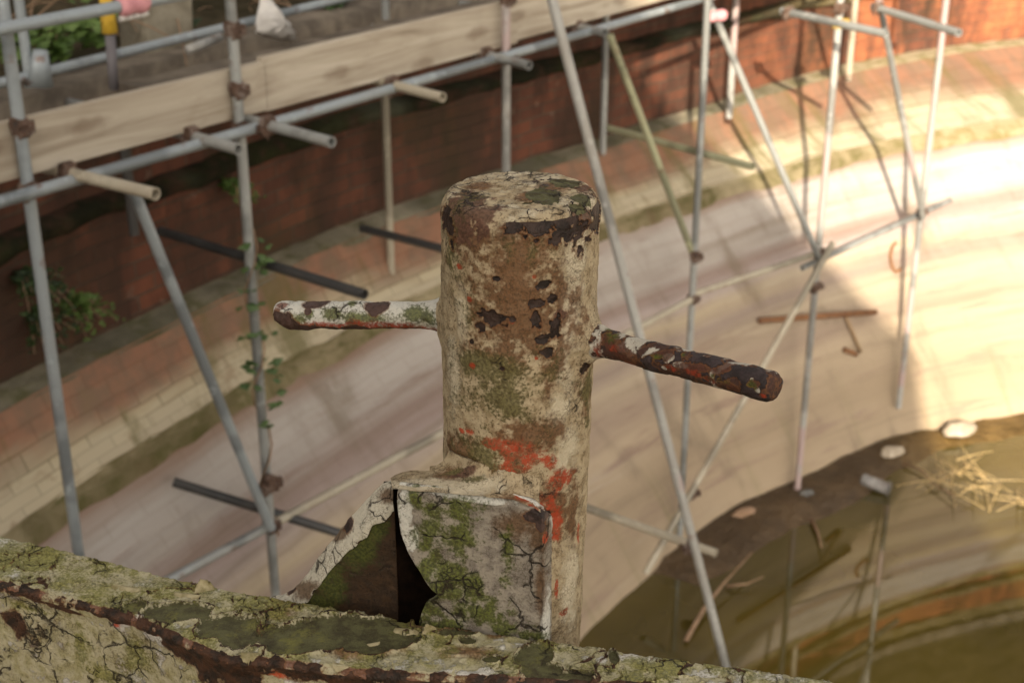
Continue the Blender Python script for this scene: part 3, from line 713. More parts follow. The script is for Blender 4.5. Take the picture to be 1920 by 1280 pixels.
# flakes on the round top
ed, hid, vx, vy = voronoi2(P[..., 0] + .006 * n2, (P[..., 1] + .006 * n1) * 1.25, 70, 3)
pl = top * (hid < .93)
S.h += (.0012 * n1 * .6 + .0007 * n2 + .0004 * n4) * (1 - top)
S.h += top * (pl * (.0012 + .10 * (vx * (hid - .4) + vy * (.3 - hid)) * .6) + .0005 * n2)
S.h += top * pl * .0013 * smooth(ed, .003, .0005)
S.lay['dark'] = np.maximum(S.lay['dark'], np.where(top > .3, np.where((ed < .0006) & (n2 + .5 * n1 > .12), .3, -1.0), -1))
S.lay['primer'] = np.where(top > .4, np.where((hid > .93) | (S.field([(1020, 372, 36, 16), (1060, 348, 30, 10), (1090, 375, 20, 10)]) + .3 * n2 > 0), .5, -1.0), -1.0)
S.lay['stain_shade'] = np.maximum(S.lay['stain_shade'] * (1 - top) - top, top * (.5 * n1 + S.field([(985, 372, 22, 10), (1040, 352, 40, 12), (905, 352, 26, 8)])) - (1 - top))
S.lay['white'] = np.maximum(S.lay['white'], top * (-.15 + .6 * n2) - (1 - top))
# pits and lifted paint lips
dq = drk + .22 * n2 + .12 * n1 + .42 * n4 - .06
S.h -= .0017 * smooth(dq, -.02, .08) * (1 - top)
S.h += .0009 * smooth(dq, -.3, -.04) * smooth(dq, .02, -.03) * (1 - top)
S.h += .003 * np.maximum(S.field([(1105, 665, 22, 14), (860, 845, 40, 20)]), 0) - .007 * np.maximum(S.field([(872, 868, 46, 20)]), 0)
for px_, py_, zz_, amp in ((826, 591, 1.487, .012), (1124, 641, 1.425, .017)):
    rp = np.array(at_depth(px_, py_, zz_)); axc = np.array([AX(rp[2]), 1.355, rp[2]]); rp = axc + (rp - axc) / np.linalg.norm(rp - axc) * .079
    dq_ = np.linalg.norm(P - rp, axis=-1); S.h += amp * np.exp(-(dq_ / .023) ** 2) + .002 * n2 * np.exp(-(dq_ / .024) ** 2)
S.build("shaft", PAINT, post_t, True)

# ---- cross bars
def bar(root, end, r0, r1, flare, mat, fill, label, chamfer=0.0):
    root, end = np.array(root), np.array(end); ax = end - root; Lb = np.linalg.norm(ax); ax /= Lb
    side = np.cross(ax, [0, 0, 1.0]); side /= np.linalg.norm(side); up = np.cross(side, ax)
    n, mth = 260, 150
    pts = []
    for k in range(n):
        t = k / (n - 1); s_ = -.045 + (Lb + .045) * t; r = r0 + (r1 - r0) * max(s_, 0) / Lb + flare * math.exp(-max(s_, 0) / .0085)
        pts.append((s_, r))
    re = r1 * .55
    pts = [(s_, r) for s_, r in pts if s_ < Lb - re]
    for k in range(26): a = math.pi / 2 * k / 25; pts.append((Lb - re + re * math.sin(a), r1 - re + re * math.cos(a)))
    for k in range(1, 14): pts.append((Lb + .0004 * k / 13, (r1 - re) * (1 - k / 13) + 1e-5))
    pts = np.array(pts); ph = np.linspace(0, 2 * np.pi, mth, endpoint=False)
    P = root + pts[None, :, 0, None] * ax + pts[None, :, 1, None] * (np.sin(ph)[:, None, None] * side + np.cos(ph)[:, None, None] * up)
    if chamfer: # end worn off at a slant underneath
        low = np.maximum(-(np.cos(ph)[:, None]) - .1, 0) * smooth(pts[None, :, 0], Lb - .03, Lb); P -= ax * (low * chamfer)[..., None]
    S = Skin(P, flip=False)
    if (S.n[:, 40] * (P[:, 40] - (root + ax * pts[40, 0]))).sum(-1).mean() < 0: S = Skin(P, flip=True)
    upn = np.cos(ph)[:, None] + np.zeros((1, len(pts))); fill(S, P, upn, np.clip(pts[None, :, 0] / Lb, -.2, 1) + 0 * upn)
    o = S.build("side_bar", mat, post_t, True); o['label'] = label
def fill_left(S, P, up, t):
    n1, n2 = fbm(P, 55, 4, 21), fbm(P, 120, 4, 22)
    S.lay['white'] = up * .9 + .35 + .5 * n1 - .9 * smooth(t, .75, .5) * 0 + .2 * smooth(t, .4, .9)
    S.lay['dark'] = np.maximum(S.field([(705, 573, 20, 12), (592, 568, 22, 6), (530, 605, 26, 14), (577, 583, 6, 6), (520, 598, 12, 14)]), -.65 - up * 1.0 + .35 * smooth(t, .5, 1.0)) + .3 * n1
    S.lay['orange'] = np.minimum(-.30 - up * 1.15, .6) + .45 * n1 + S.field([(720, 608, 60, 8), (620, 610, 60, 8)]) * .3 + .15
    S.lay['moss'] = S.field([(625, 590, 22, 14), (560, 600, 20, 12), (680, 596, 60, 12), (780, 590, 30, 18), (660, 570, 8, 6), (800, 600, 20, 16), (580, 590, 10, 12)]) * .8 + .35 * n1
    S.lay['purple'] = S.field([(580, 572, 10, 6), (530, 572, 12, 6), (518, 590, 8, 16)]) + .2 * n1
    S.lay['crack'] = .15 + .3 * n1
    S.h += .0012 * n1 + .0005 * n2 - .001 * smooth(S.lay['dark'], 0, .1)
def fill_right(S, P, up, t):
    n1, n2 = fbm(P, 50, 4, 31), fbm(P, 120, 4, 32)
    S.lay['white'] = np.maximum(S.field([(1190, 640, 45, 16), (1225, 656, 26, 14), (1250, 672, 14, 12), (1275, 685, 18, 8), (1410, 712, 7, 5), (1420, 730, 7, 7), (1165, 628, 16, 8), (1380, 680, 60, 5), (1290, 655, 14, 5), (1245, 690, 8, 5)]), up * 1.6 - 1.5) + .2 * n1 + .3 * n2 - .22
    S.lay['orange'] = S.field([(1260, 692, 26, 9), (1300, 700, 22, 10), (1120, 662, 14, 20), (1180, 690, 30, 8), (1330, 712, 20, 6), (1432, 742, 9, 5), (1150, 655, 14, 10)]) + .4 * n1 + .3 * n2 - .28
    S.lay['purple'] = S.field([(1170, 670, 40, 18), (1240, 665, 30, 14), (1300, 690, 40, 14), (1355, 690, 24, 14), (1415, 720, 14, 8), (1140, 645, 22, 24), (1370, 725, 30, 8)]) + .4 * n1
    S.lay['moss'] = S.field([(1150, 622, 12, 10), (1350, 712, 26, 8), (1405, 725, 14, 12), (1280, 665, 10, 8), (1225, 670, 18, 8)]) * .8 + .3 * n1 - .1
    S.lay['dark'] = .15 + .9 * n1 - .1 * n2 - .6 * smooth(t, .25, .0)
    S.lay['dark'] = np.minimum(S.lay['dark'], -S.lay['purple'] * .8 + .25)
    root_ = smooth(t + .03 * n1, .115, .05); S.lay['white'] = np.maximum(S.lay['white'], root_ * (1.3 + .5 * n2) - 1)
    S.lay['purple'] -= root_ * 1.0; S.lay['moss'] += root_ * .3
    S.lay['dark'] = np.minimum(S.lay['dark'], -S.lay['white'] * 1.5); S.lay['dark'] = np.minimum(S.lay['dark'], -S.lay['orange'] * 1.2)
    S.h += .0006 * n1 + .0004 * n2 + .0007 * smooth(S.lay['dark'], .0, .12)
bar(at_depth(826, 591, 1.487), at_depth(517, 592, 1.520), .0144, .0155, .005, PAINTW, fill_left, "white flaking side bar with red primer underneath", .014)
bar(at_depth(1124, 641, 1.425), at_depth(1457, 727, 1.295), .0134, .0146, .004, PAINTD, fill_right, "dark rusted side bar with a few white flakes")

# ---- bracket plate
PL, PR = Vector((-.118, 1.274, 0)), Vector((.038, 1.243, 0)); pn = Vector((PR.y - PL.y, -(PR.x - PL.x), 0)).normalized(); pc = pn.dot(PL)
def on_plate(px, py): d = ray(px, py); return d * (pc / pn.dot(d))
na, nb = 330, 330
ly = [880, 945, 1000, 1035, 1060, 1085, 1100, 1107, 1113, 1122, 1133, 1150, 1175, 1215]; lx = [745, 745, 751, 764, 779, 802, 820, 826, 822, 808, 797, 790, 784, 782]
tx_, ty_ = [745, 800, 880, 960, 1000, 1018, 1027, 1030], [912, 918, 926, 934, 947, 962, 980, 1000]
P = np.zeros((na, nb, 3))
for i in range(na):
    a = i / (na - 1); yt = np.interp(745 + 285 * a, tx_, ty_)
    for j in range(nb):
        y = yt + (1215 - yt) * j / (nb - 1); xl = np.interp(y, ly, lx); x = xl + a * (1031 - xl); P[i, j] = on_plate(x, y)
aa = np.linspace(0, 1, na)[:, None] + np.zeros((1, nb)); bb = np.linspace(0, 1, nb)[None, :] + np.zeros((na, 1))
S = Skin(P)
if S.n[..., 1].mean() > 0: S = Skin(P, True)
n1, n2 = fbm(P, 30, 4, 41), fbm(P, 90, 4, 42)
S.h += .0010 * n1 + .0004 * n2 - .010 * smooth(aa, .93, 1.0) ** 2 - .009 * smooth(bb, .06, 0) ** 2 + .0025 * np.exp(-((aa - .955) / .02) ** 2)
S.h += .010 * smooth(S.field([(815, 1100, 50, 50)]), 0, 1) - .004 * smooth(S.field([(775, 1000, 30, 60)]), 0, 1)
S.lay['crack'] = .32 + .45 * n1 - .4 * smooth(bb, .08, .0)
S.lay['moss'] = S.field([(800, 980, 46, 60), (860, 960, 60, 30), (800, 1060, 34, 70), (850, 1090, 60, 50), (800, 1140, 40, 40), (900, 1150, 70, 40), (870, 1010, 40, 50), (950, 1040, 16, 60), (850, 1180, 90, 24), (1000, 1190, 40, 16), (780, 940, 20, 26), (935, 1180, 50, 20)]) * .95 + .45 * n1 + .5 * n2 - .2
S.lay['stain_shade'] = S.field([(980, 975, 50, 20), (1010, 1010, 22, 40), (960, 985, 60, 30), (1015, 1100, 14, 90)]) + .3 * n1 - .2
S.lay['dark'] = S.field([(1003, 968, 20, 12), (1012, 985, 9, 12)]) + .2 * n2
S.lay['orange'] = S.field([(1022, 1010, 5, 14)]) + .3 * n2 - .2
S.lay['white'] = np.maximum(S.field([(840, 925, 90, 10), (760, 960, 14, 60), (1022, 1150, 8, 80), (900, 935, 60, 10), (770, 1010, 14, 30)]), .6 - bb * 18) + .35 * n2 - .1
o = S.build("bracket_plate", PLATEM, post_t)
sm = o.modifiers.new("thickness", 'SOLIDIFY'); sm.thickness = .0045; sm.offset = -1
# ---- bracket top running back into the shaft
xs = np.linspace(0, 1, 220); ys = np.linspace(0, 1, 90); P = np.zeros((220, 90, 3))
for i, a in enumerate(xs):
    f = np.array(on_plate(735 + 278 * a, np.interp(735 + 278 * a, tx_, ty_) + 3)); yb = 1.322 - .004 * a
    for j, b in enumerate(ys):
        y = f[1] + (yb - f[1]) * b; x = f[0] - .006 * b * (1 - a); d = math.hypot(x - .004, y - 1.355) - .077
        P[i, j] = (x, y, f[2] + .002 * math.sin(b * 3.1) + .020 * math.exp(-max(d, 0) / .006) - .010 * max(0, 1 - a / .16) ** 2 * b - .012 * max(0, b - .6) * (1 if d > .02 else 0))
S = Skin(P)
if S.n[..., 2].mean() < 0: S = Skin(P, True)
n1, n2 = fbm(P, 30, 4, 51), fbm(P, 90, 4, 52)
S.h += .0012 * n1 + .0005 * n2
S.lay['white'] = S.field([(800, 905, 60, 12), (880, 915, 60, 14)]) + .4 * n2; S.lay['crack'] = .12 + .35 * n1; S.lay['stain_shade'] = S.field([(840, 890, 30, 14), (960, 945, 30, 12)]) + .3 * n1 - .1; S.lay['moss'] = S.field([(890, 898, 26, 8), (850, 885, 30, 8)]) + .3 * n1 - .2
S.lay['orange'] = S.field([(985, 935, 30, 8), (1000, 948, 16, 8)]) + .4 * n2 - .15; S.lay['purple'] = S.field([(868, 885, 34, 10)]) + .3 * n1
S.build("bracket_top", PAINT, post_t)
# ---- hollow inside the bracket, shade painted in with near-black rust
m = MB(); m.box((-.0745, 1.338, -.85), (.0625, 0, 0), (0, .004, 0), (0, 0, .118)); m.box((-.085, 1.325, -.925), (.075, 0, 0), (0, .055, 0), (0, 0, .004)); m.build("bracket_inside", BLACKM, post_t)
# ---- triangular gusset on the left with a sloping white edge
inner = [(739, 950), (724, 962), (700, 978), (672, 1008), (645, 1038), (618, 1070), (594, 1102), (578, 1128), (560, 1140), (530, 1148)]
outer = [(738, 898), (716, 908), (690, 934), (655, 974), (626, 1010), (598, 1046), (572, 1084), (552, 1104), (532, 1114), (500, 1122)]
def gy(px): return np.interp(px, [480, 770], [1.338, 1.300])
I3 = np.array([at_y(x, y, gy(x)) for x, y in inner]); O3 = np.array([at_y(x, y, gy(x) + .022) for x, y in outer])
ng = 300; tt = np.linspace(0, 1, ng); rs = lambda Q: np.stack([np.interp(tt, np.linspace(0, 1, len(Q)), Q[:, c]) for c in range(3)], -1)
I3, O3 = rs(I3), rs(O3)
rows_ = [I3 * [1, 1, 0] + [0, 0, -.90] + (I3 - I3) for _ in range(1)]
prof_rows = []
base = I3.copy(); base[:, 2] = np.minimum(-.885, I3[:, 2] - .002)
for k in range(150): prof_rows.append(base + (I3 - base) * k / 150)
for k in range(40):
    t = k / 39; q = I3 + (O3 - I3) * t; q = q + np.array([0, 0, .004]) * math.sin(math.pi * t); prof_rows.append(q)
bk = O3.copy(); bk[:, 1] += .004; bk[:, 2] = np.minimum(-.885, O3[:, 2] - .002)
for k in range(1, 30): prof_rows.append(O3 + (bk - O3) * k / 29)
P = np.stack(prof_rows, 1); S = Skin(P)
if S.n[:, 60, 1].mean() > 0: S = Skin(P, True)
vv = np.arange(P.shape[1])[None, :] + np.zeros((ng, 1)); n1, n2 = fbm(P, 45, 4, 61), fbm(P, 110, 4, 62)
edge = smooth(vv + 9 * n1, 144, 150) * (vv < 190)
S.h += .0008 * n1 + .0006 * n2 + .0012 * edge
S.lay['white'] = edge * 1.6 - .8 + .2 * n2 - .5 * smooth(n1, .3, .6); S.lay['crack'] = .05 + .2 * edge + .3 * n1
S.lay['moss'] = (1 - edge) * (S.field([(620, 1090, 40, 50), (670, 1030, 40, 40), (710, 990, 24, 30), (600, 1130, 40, 24)]) * .9 + .35 * n1) - edge * (.7 - .4 * n1)
S.lay['stain_shade'] = edge * S.field([(575, 1105, 30, 20), (640, 1000, 20, 14), (730, 930, 20, 16)]) - (1 - edge); S.lay['dark'] = edge * (S.field([(655, 985, 10, 14), (548, 1108, 10, 6)]) + .25 * n2) - (1 - edge)
S.build("gusset", GUSS, post_t)

# ------------------------------------------------------------------ steel gate beam in the foreground
gate = thing("gate_beam", (-.1, 1.25, -.86), "mossy flaking steel gate beam crossing the bottom of the picture", "steel beam")
ZG = -.862
bxp = [(-420, 905), (-140, 970), (0, 1003), (160, 1042), (330, 1085), (440, 1107), (520, 1120), (640, 1143), (770, 1166), (930, 1188), (1090, 1210), (1400, 1253), (1590, 1281), (1760, 1305)]
fxp = [(-420, 985), (-140, 1058), (0, 1094), (130, 1127), (250, 1162), (340, 1200), (430, 1238), (500, 1240), (620, 1256), (760, 1267), (1050, 1279), (1400, 1303), (1640, 1325), (1800, 1340)]
Bk = np.array([at_z(*p, ZG) for p in bxp]); Fr = np.array([at_z(*p, ZG) for p in fxp])
nx = 1300; X = np.linspace(-.74, .40, nx); ker = np.ones(25) / 25
sm_ = lambda a: np.convolve(np.pad(a, 12, mode='edge'), ker, 'valid')
yb_, yf_ = sm_(np.interp(X, Bk[:, 0], Bk[:, 1])), sm_(np.interp(X, Fr[:, 0], Fr[:, 1]))
Bp, Fp = np.stack([X, yb_], -1), np.stack([X, yf_], -1); dd = Fp - Bp; wd = np.linalg.norm(dd, axis=1, keepdims=True); dn = dd / wd
rr = .0065; rowsP = []; vtag = []
def addrow(o_, z, tg): q = Bp + dn * o_; rowsP.append(np.concatenate([q, np.full((nx, 1), z)], 1)); vtag.append(tg)
for k in range(10): addrow(0, ZG - .10 + (.10 - rr) * k / 10, -1)
for k in range(8): a = math.pi / 2 * k / 8; addrow(rr - rr * math.cos(a), ZG - rr + rr * math.sin(a), 0)
for k in range(190): t = k / 189; addrow(rr + (wd - 2 * rr) * t, ZG, t)
for k in range(1, 14): a = math.pi / 2 * k / 14; addrow(wd - rr + rr * math.sin(a), ZG - rr + rr * math.cos(a), 1 + k / 14)
for k in range(170): t = k / 169; addrow(wd - .004 * min(1, t * 12), ZG - rr - (.20 * t + .25 * t ** 6), 2 + t)
P = np.stack(rowsP, 1); vt = np.array(vtag)[None, :] + np.zeros((nx, 1)); S = Skin(P)
if S.n[:, 100, 2].mean() < 0: S = Skin(P, True)
n1, n2, n3 = fbm(P, 26, 4, 71), fbm(P, 80, 4, 72), fbm(P, 9, 3, 73)
topm = ((vt >= 0) & (vt <= 1.0)).astype(float); lip = smooth(vt, .972, 1.01) * smooth(vt, 2.045, 2.0); face = smooth(vt, 1.9, 2.05)
ed, hid, vx, vy = voronoi2(P[..., 0] + .012 * n1 + .004 * n2, (P[..., 1] + .010 * n2 + .008 * n1) * 1.1, 23, 8)
ed2, hid2, wx_, wy_ = voronoi2(P[..., 0] + .006 * n1, P[..., 1] + .006 * n2, 62, 12)
peel = S.field([(640, 1190, 120, 36), (560, 1200, 90, 30), (720, 1205, 60, 22), (420, 1175, 60, 26), (330, 1150, 70, 22), (450, 1200, 40, 26), (878, 1205, 18, 8), (920, 1240, 16, 7), (1000, 1232, 36, 22), (1020, 1265, 40, 20), (860, 1188, 40, 8), (240, 1172, 30, 10), (1150, 1235, 10, 16), (1060, 1270, 60, 10)])
pk = peel + .30 * n1 + .15 * n2; peeled = smooth(pk, -.02, .05)
S.lay['primer'] = np.where(topm > 0, pk, -1)
crk = np.where((ed < .0012 + .0009 * n2) & (n3 + .4 * n1 > -.25), 1.0, 0) * (1 - peeled) * topm
crk2 = np.where((ed2 < .0006) & (n1 > .15) & (P[..., 0] < -.2), 1.0, 0) * (1 - peeled) * topm
S.lay['dark'] = np.maximum(crk, crk2) * .5 - 1 + .5 * np.maximum(crk, crk2)
S.lay['dark'] = np.maximum(S.lay['dark'], np.where(np.abs(pk + .05) < .028, .15, -1) * topm - (1 - topm))
S.h += topm * (1 - peeled) * (-.0 + .0013 + .034 * (vx * (hid - .5) + vy * (.45 - hid)) + .0018 * smooth(ed, .006, .001) * (hid > .3) + .0010 * n2 + .0008 * n1) + topm * peeled * (.0008 * n1 + .0003 * n2)
S.h += topm * (1 - peeled) * .0028 * smooth(pk, -.28, -.04) - topm * np.maximum(crk, crk2) * .0022
S.h += (1 - topm) * (.0009 * n1 + .0006 * n2) + lip * .0006 * n2
S.lay['moss'] = topm * (-.02 + .6 * n1 + .22 * n2 - .35 * peeled + .25 * smooth(P[..., 0], -.1, -.35)) + face * (S.field([(150, 1200, 30, 80), (262, 1235, 40, 40), (200, 1265, 60, 24), (60, 1140, 60, 10)]) * .7 + .35 * n1 + .35 * n2 - .2) - (1 - topm) * (1 - face) * .3
S.lay['white'] = np.maximum(S.field([(1180, 1232, 40, 14), (1215, 1240, 26, 16), (1130, 1240, 20, 12), (1330, 1262, 60, 12), (1450, 1270, 90, 14), (30, 1010, 60, 12), (20, 1075, 30, 14), (250, 1160, 60, 8), (320, 1175, 60, 8), (230, 1130, 30, 10), (900, 1262, 90, 8), (980, 1250, 30, 8), (1010, 1225, 24, 8)]), .0) * 1.0 + .55 * n2 - .32 - .7 * peeled
S.lay['white'] = np.maximum(S.lay['white'], face * (S.field([(310, 1165, 30, 10), (250, 1160, 50, 10), (390, 1195, 40, 6), (300, 1200, 12, 14), (280, 1185, 20, 16), (570, 1255, 14, 8)]) + .25 * n2) - (1 - face))
S.lay['stain_shade'] = topm * (S.field([(700, 1215, 70, 20), (650, 1225, 50, 16), (830, 1170, 60, 8), (770, 1175, 40, 10), (520, 1150, 40, 14), (540, 1135, 30, 14), (880, 1225, 60, 16), (480, 1190, 40, 20), (930, 1190, 26, 6)]) + .35 * n1) + smooth(vt, .06, .0) * topm * (.5 + n1) + face * (-.22 + .35 * n1 + .3 * n2) - .1 - (1 - face) * (1 - topm) * 0  # front face stained all over to paint in its weaker light
rust = np.maximum(lip * (1.25 + .9 * n2 + .3 * n1) - 1 + .12 * lip, face * (S.field([(450, 1262, 60, 40), (390, 1240, 60, 36), (340, 1222, 40, 16), (560, 1262, 70, 16), (620, 1272, 90, 14), (20, 1165, 24, 24), (120, 1142, 70, 5), (800, 1278, 120, 10)]) + .4 * n1 + .2 * n2))
S.lay['dark'] = np.where(topm > 0, np.maximum(S.lay['dark'], rust * 1.0 - .55 * topm), rust - .12) + .12 * n2
S.lay['orange'] = face * (S.field([(520, 1262, 30, 12), (340, 1190, 30, 6), (600, 1268, 40, 10), (240, 1155, 40, 5)]) + .3 * n2 - .15) - (1 - face)
S.lay['purple'] = lip * (.3 + .6 * n1) - (1 - lip) ; S.lay['crack'] = .16 * topm + .32 * n1 + face * .42
S.build("beam_flange", BEAMM, gate)
GATEM = m_simple("rust_streaked_gate_plate", (.16, .11, .075), (.30, .26, .20), 9, .85, .2, .004)
m = MB(); m.box((-.1, 1.30, -3.25), (.62, -.13, 0), (.004, .010, 0), (0, 0, 2.28)); m.build("gate_leaf", GATEM, gate)
# ---- curled paint flakes standing up from the beam
def flake(px, py, z, size, yaw, curl, tilt, seed, mat=None, asp=.6):
    rnd = random.Random(seed); nu, nv = 16, 11; c = at_z(px, py, z); vs = []; fs = []
    ca, sa = math.cos(yaw), math.sin(yaw)
    for i in range(nu):
        for j in range(nv):
            u = (i / (nu - 1) - .5) * size; v = j / (nv - 1); edge_ = 1 + .35 * nz(i * .9, j * .0 + seed, 2.2) + .15 * nz(i * 2.1, seed, 5)
            vv_ = v * size * asp * (.35 + .65 * math.sin(math.pi * (i + .6) / (nu + .2)) ** .6) * edge_; a = curl * v
            y = vv_ * (math.sin(a) / a if abs(a) > 1e-3 else 1); h = vv_ * ((1 - math.cos(a)) / a if abs(a) > 1e-3 else 0) + tilt * vv_ + .0008 * nz(i, j, seed)
            u2 = u * (1 - .35 * v ** 3 + .12 * nz(v * 3, seed * 3.1, i * .4)); vs.append((c.x + u2 * ca - y * sa, c.y + u2 * sa + y * ca, c.z + h))
    for i in range(nu - 1):
        for j in range(nv - 1): a = i * nv + j; fs.append((a, a + nv, a + nv + 1, a + 1))
    o = mesh_obj("paint_flake", vs, fs, mat or FLAKEM, gate, True); q = o.modifiers.new("thickness", 'SOLIDIFY'); q.thickness = .0009; return o
FLAKEM = m_simple("curled_paint_flake", lin(178, 166, 132), lin(128, 118, 80), 70, .8, .2, .001)
for k, a in enumerate([(238, 1098, ZG + .002, .036, R(160), -1.5, .22, 1), (352, 1112, ZG + .002, .030, R(170), -2.0, .22, 3), (384, 1108, ZG + .002, .022, R(20), 1.2, .15, 4),
        (775, 1178, ZG + .002, .040, R(172), -1.3, .12, 5), (810, 1192, ZG + .001, .020, R(40), 1.2, .2, 6), (905, 1214, ZG + .001, .022, R(160), -1.3, .2, 7), (468, 1222, ZG + .003, .022, R(175), -1.0, .05, 8),
        (640, 1244, ZG + .002, .018, R(160), -.8, .1, 10), (922, 1246, ZG + .001, .018, R(150), -1.1, .15, 11), (700, 1204, ZG + .001, .014, R(200), -1.1, .15, 12)]): flake(*a)

# ------------------------------------------------------------------ small things on the deck, the slope and in the mud
rng = random.Random(5)
PINK = m_simple("faded_pink_foam", (.62, .30, .32), (.50, .22, .25), 30, .8, .2, .004)
WHITEB = m_simple("white_plastic", (.62, .60, .57), (.48, .46, .44), 14, .5, .4, .004)
def wrap(a, b, r, label, beads=0):
    t = thing("foam_wrap", tuple(a), label, "foam wrap"); m = MB(); a, b = Vector(a), Vector(b)
    n = 9; d, u, w_ = m.frame(a, b); vs = []; fs = []; k = 16
    for i in range(n):
        for j in range(k):
            an = 2 * math.pi * j / k; q = r * (1 + .16 * nz(i * .8, j * .6, r * 90) + .1 * math.sin(i * 1.4)) * (.72 if i in (0, n - 1) else 1)
            vs.append(a.lerp(b, i / (n - 1)) + (u * math.cos(an) + w_ * math.sin(an)) * q)
    for i in range(n - 1):
        for j in range(k): fs.append((i * k + j, i * k + (j + 1) % k, (i + 1) * k + (j + 1) % k, (i + 1) * k + j))
    fs += [tuple(range(k - 1, -1, -1)), tuple((n - 1) * k + j for j in range(k))]
    m.add(vs, fs); m.build("wrap", PINK, t, True)
    for i in range(beads):
        m = MB(); p = a.lerp(b, (i + .5) / beads) + Vector((0, -.01, -r * 1.05 - .004)); m.cyl(p - d * .016, p + d * .016, .012, .009, 8); m.build("bead", WHITEB, t, True)
g0 = at_front(222, 14, cF); g1 = at_front(276, 3, cF)
wrap(g0, g1, .036, "faded pink foam wrapped on the upper guard rail at the top left", 4)
pw = at_depth(1342, 38, 8.85)
wrap(pw + Vector((-.06, 0, .015)), pw + Vector((.07, .02, .03)), .035, "small pink foam wrap on the joint at the top of a standard")

# plastic bag caught on the rear railing
t = thing("plastic_bag", tuple(at_front(520, 70, -4.98)), "crumpled white plastic bag hanging on the rear railing", "plastic bag")
bagpx = [(492, -8), (505, -6), (522, 22), (540, 46), (556, 72), (548, 80), (520, 76), (496, 70), (478, 62), (480, 30)]
vs, fs = [], []; cpt = at_front(512, 40, -4.98); nb_ = 14
for ring in range(6):
    for k in range(40):
        q = k / 40 * len(bagpx); i = int(q); f_ = q - i; a_, b_ = bagpx[i], bagpx[(i + 1) % len(bagpx)]
        e = at_front(a_[0] * (1 - f_) + b_[0] * f_, a_[1] * (1 - f_) + b_[1] * f_, -4.98); tq = ring / 5
        p = cpt.lerp(e, tq) - FN * -1 * (.07 * (1 - tq ** 2) + .03 * nz(k * .5, ring * .8, 3.3)); vs.append(p)
for ring in range(5):
    for k in range(40): fs.append((ring * 40 + k, ring * 40 + (k + 1) % 40, (ring + 1) * 40 + (k + 1) % 40, (ring + 1) * 40 + k))
o = mesh_obj("bag_body", vs, fs, WHITEB, t, True); o.modifiers.new("thickness", 'SOLIDIFY').thickness = .01

# yellow topped marker post behind the toe board
t = thing("marker_post", tuple(at_front(212, 165, -4.85)), "slim grey post with a yellow top behind the toe board", "post")
pa, pb_, pc_ = at_front(214, 168, -4.85), at_front(206, 62, -4.85), at_front(197, -6, -4.85)
m = MB(); m.cyl(pa, pb_, .020, .022); m.build("shaft", m_simple("grey_marker", (.16, .15, .16), (.10, .09, .10)), t, True)
m = MB(); m.cyl(pb_, pc_, .034, .026, 8); m.build("yellow_top", m_simple("yellow_marker", (.62, .40, .04), (.50, .32, .05), 12), t, True)
# pale offcut of pipe lying on the deck
m = MB(); m.pipe(at_front(352, 94, -4.72), at_front(412, 70, -4.76), .020); o = m.build("pipe_offcut", GALVW, None, True); tag(o, "short pale pipe offcut lying behind the toe board", "pipe")
# concrete lump and timber on the quay
def lump(name, c, r, mat, sx=1, sy=1, sz=1, seed=0, rough=.35, yaw=0.0):
    bm = bmesh.new(); bmesh.ops.create_icosphere(bm, subdivisions=4, radius=1)
    for v in bm.verts:
        d = 1 + rough * nz(v.co.x + seed, v.co.y, v.co.z, 1.3) + rough * .4 * nz(v.co.x, v.co.y + seed, v.co.z, 4)
        v.co = Vector((v.co.x * sx, v.co.y * sy, v.co.z * sz)) * d * r
    bmesh.ops.rotate(bm, verts=bm.verts, matrix=Matrix.Rotation(yaw, 3, 'Z')); me = bpy.data.meshes.new(name); bm.to_mesh(me); bm.free()
    me.polygons.foreach_set('use_smooth', [True] * len(me.polygons)); me.materials.append(mat); o = bpy.data.objects.new(name, me); COL.objects.link(o); o.location = c; return o
CONC = m_simple("lichen_concrete", (.30, .27, .21), (.20, .175, .13), 9, .95, .1, .02)
cbp = at_front(285, 66, -5.35)
m = MB(); m.box(cbp + Vector((0, .1, .02)), FN * .10, Vector((FN.y, -FN.x, 0)) * .15, (.01, 0, .20)); o = m.build("concrete_block", CONC, None, False, .02)
tag(o, "grey lichen covered concrete block on the quay behind the railing", "block")
STONE = m_simple("pale_stone", (.46, .40, .32), (.34, .29, .22), 10, .9, .2, .01)
def on_mud(px, py, dz=0): p = at_z(px, py, ZW + .03); p.z += dz; return p
tag(lump("stone", on_mud(1798, 815, .05), 0.10, STONE, 1.5, .9, .5, 3, .3, .4), "large pale stone sitting in the sunlit mud", "stone", "stones in the mud")
tag(lump("stone", on_mud(1672, 852, .03), .07, STONE, 1.5, .9, .5, 7, .3, .5), "smaller pale stone at the edge of the shadow", "stone", "stones in the mud")
tag(lump("stone", on_mud(1395, 965, .02), .06, m_simple("tan_stone", (.36, .24, .16), (.25, .16, .10)), 1.6, .8, .5, 11, .4, .6), "small tan stone in the shaded mud", "stone", "stones in the mud")
tag(lump("stone", on_mud(1512, 932, .02), .05, m_simple("grey_stone", (.16, .16, .15), (.10, .10, .10)), 1.2, .9, .6, 15, .4, .6), "small dark grey stone below the foot of a scaffold standard", "stone", "stones in the mud")
ct = thing("drum", tuple(on_mud(1642, 910)), "small grey metal can lying on its side in shallow water", "can")
cp0 = on_mud(1642, 912, .02); cdv = Vector((.085, -.055, -.012))
m = MB(); m.cyl(cp0 - cdv, cp0 + cdv, .048, n=20); m.build("can_body", m_galv("dull_can", (.34, .33, .32), (.15, .13, .12)), ct, False)
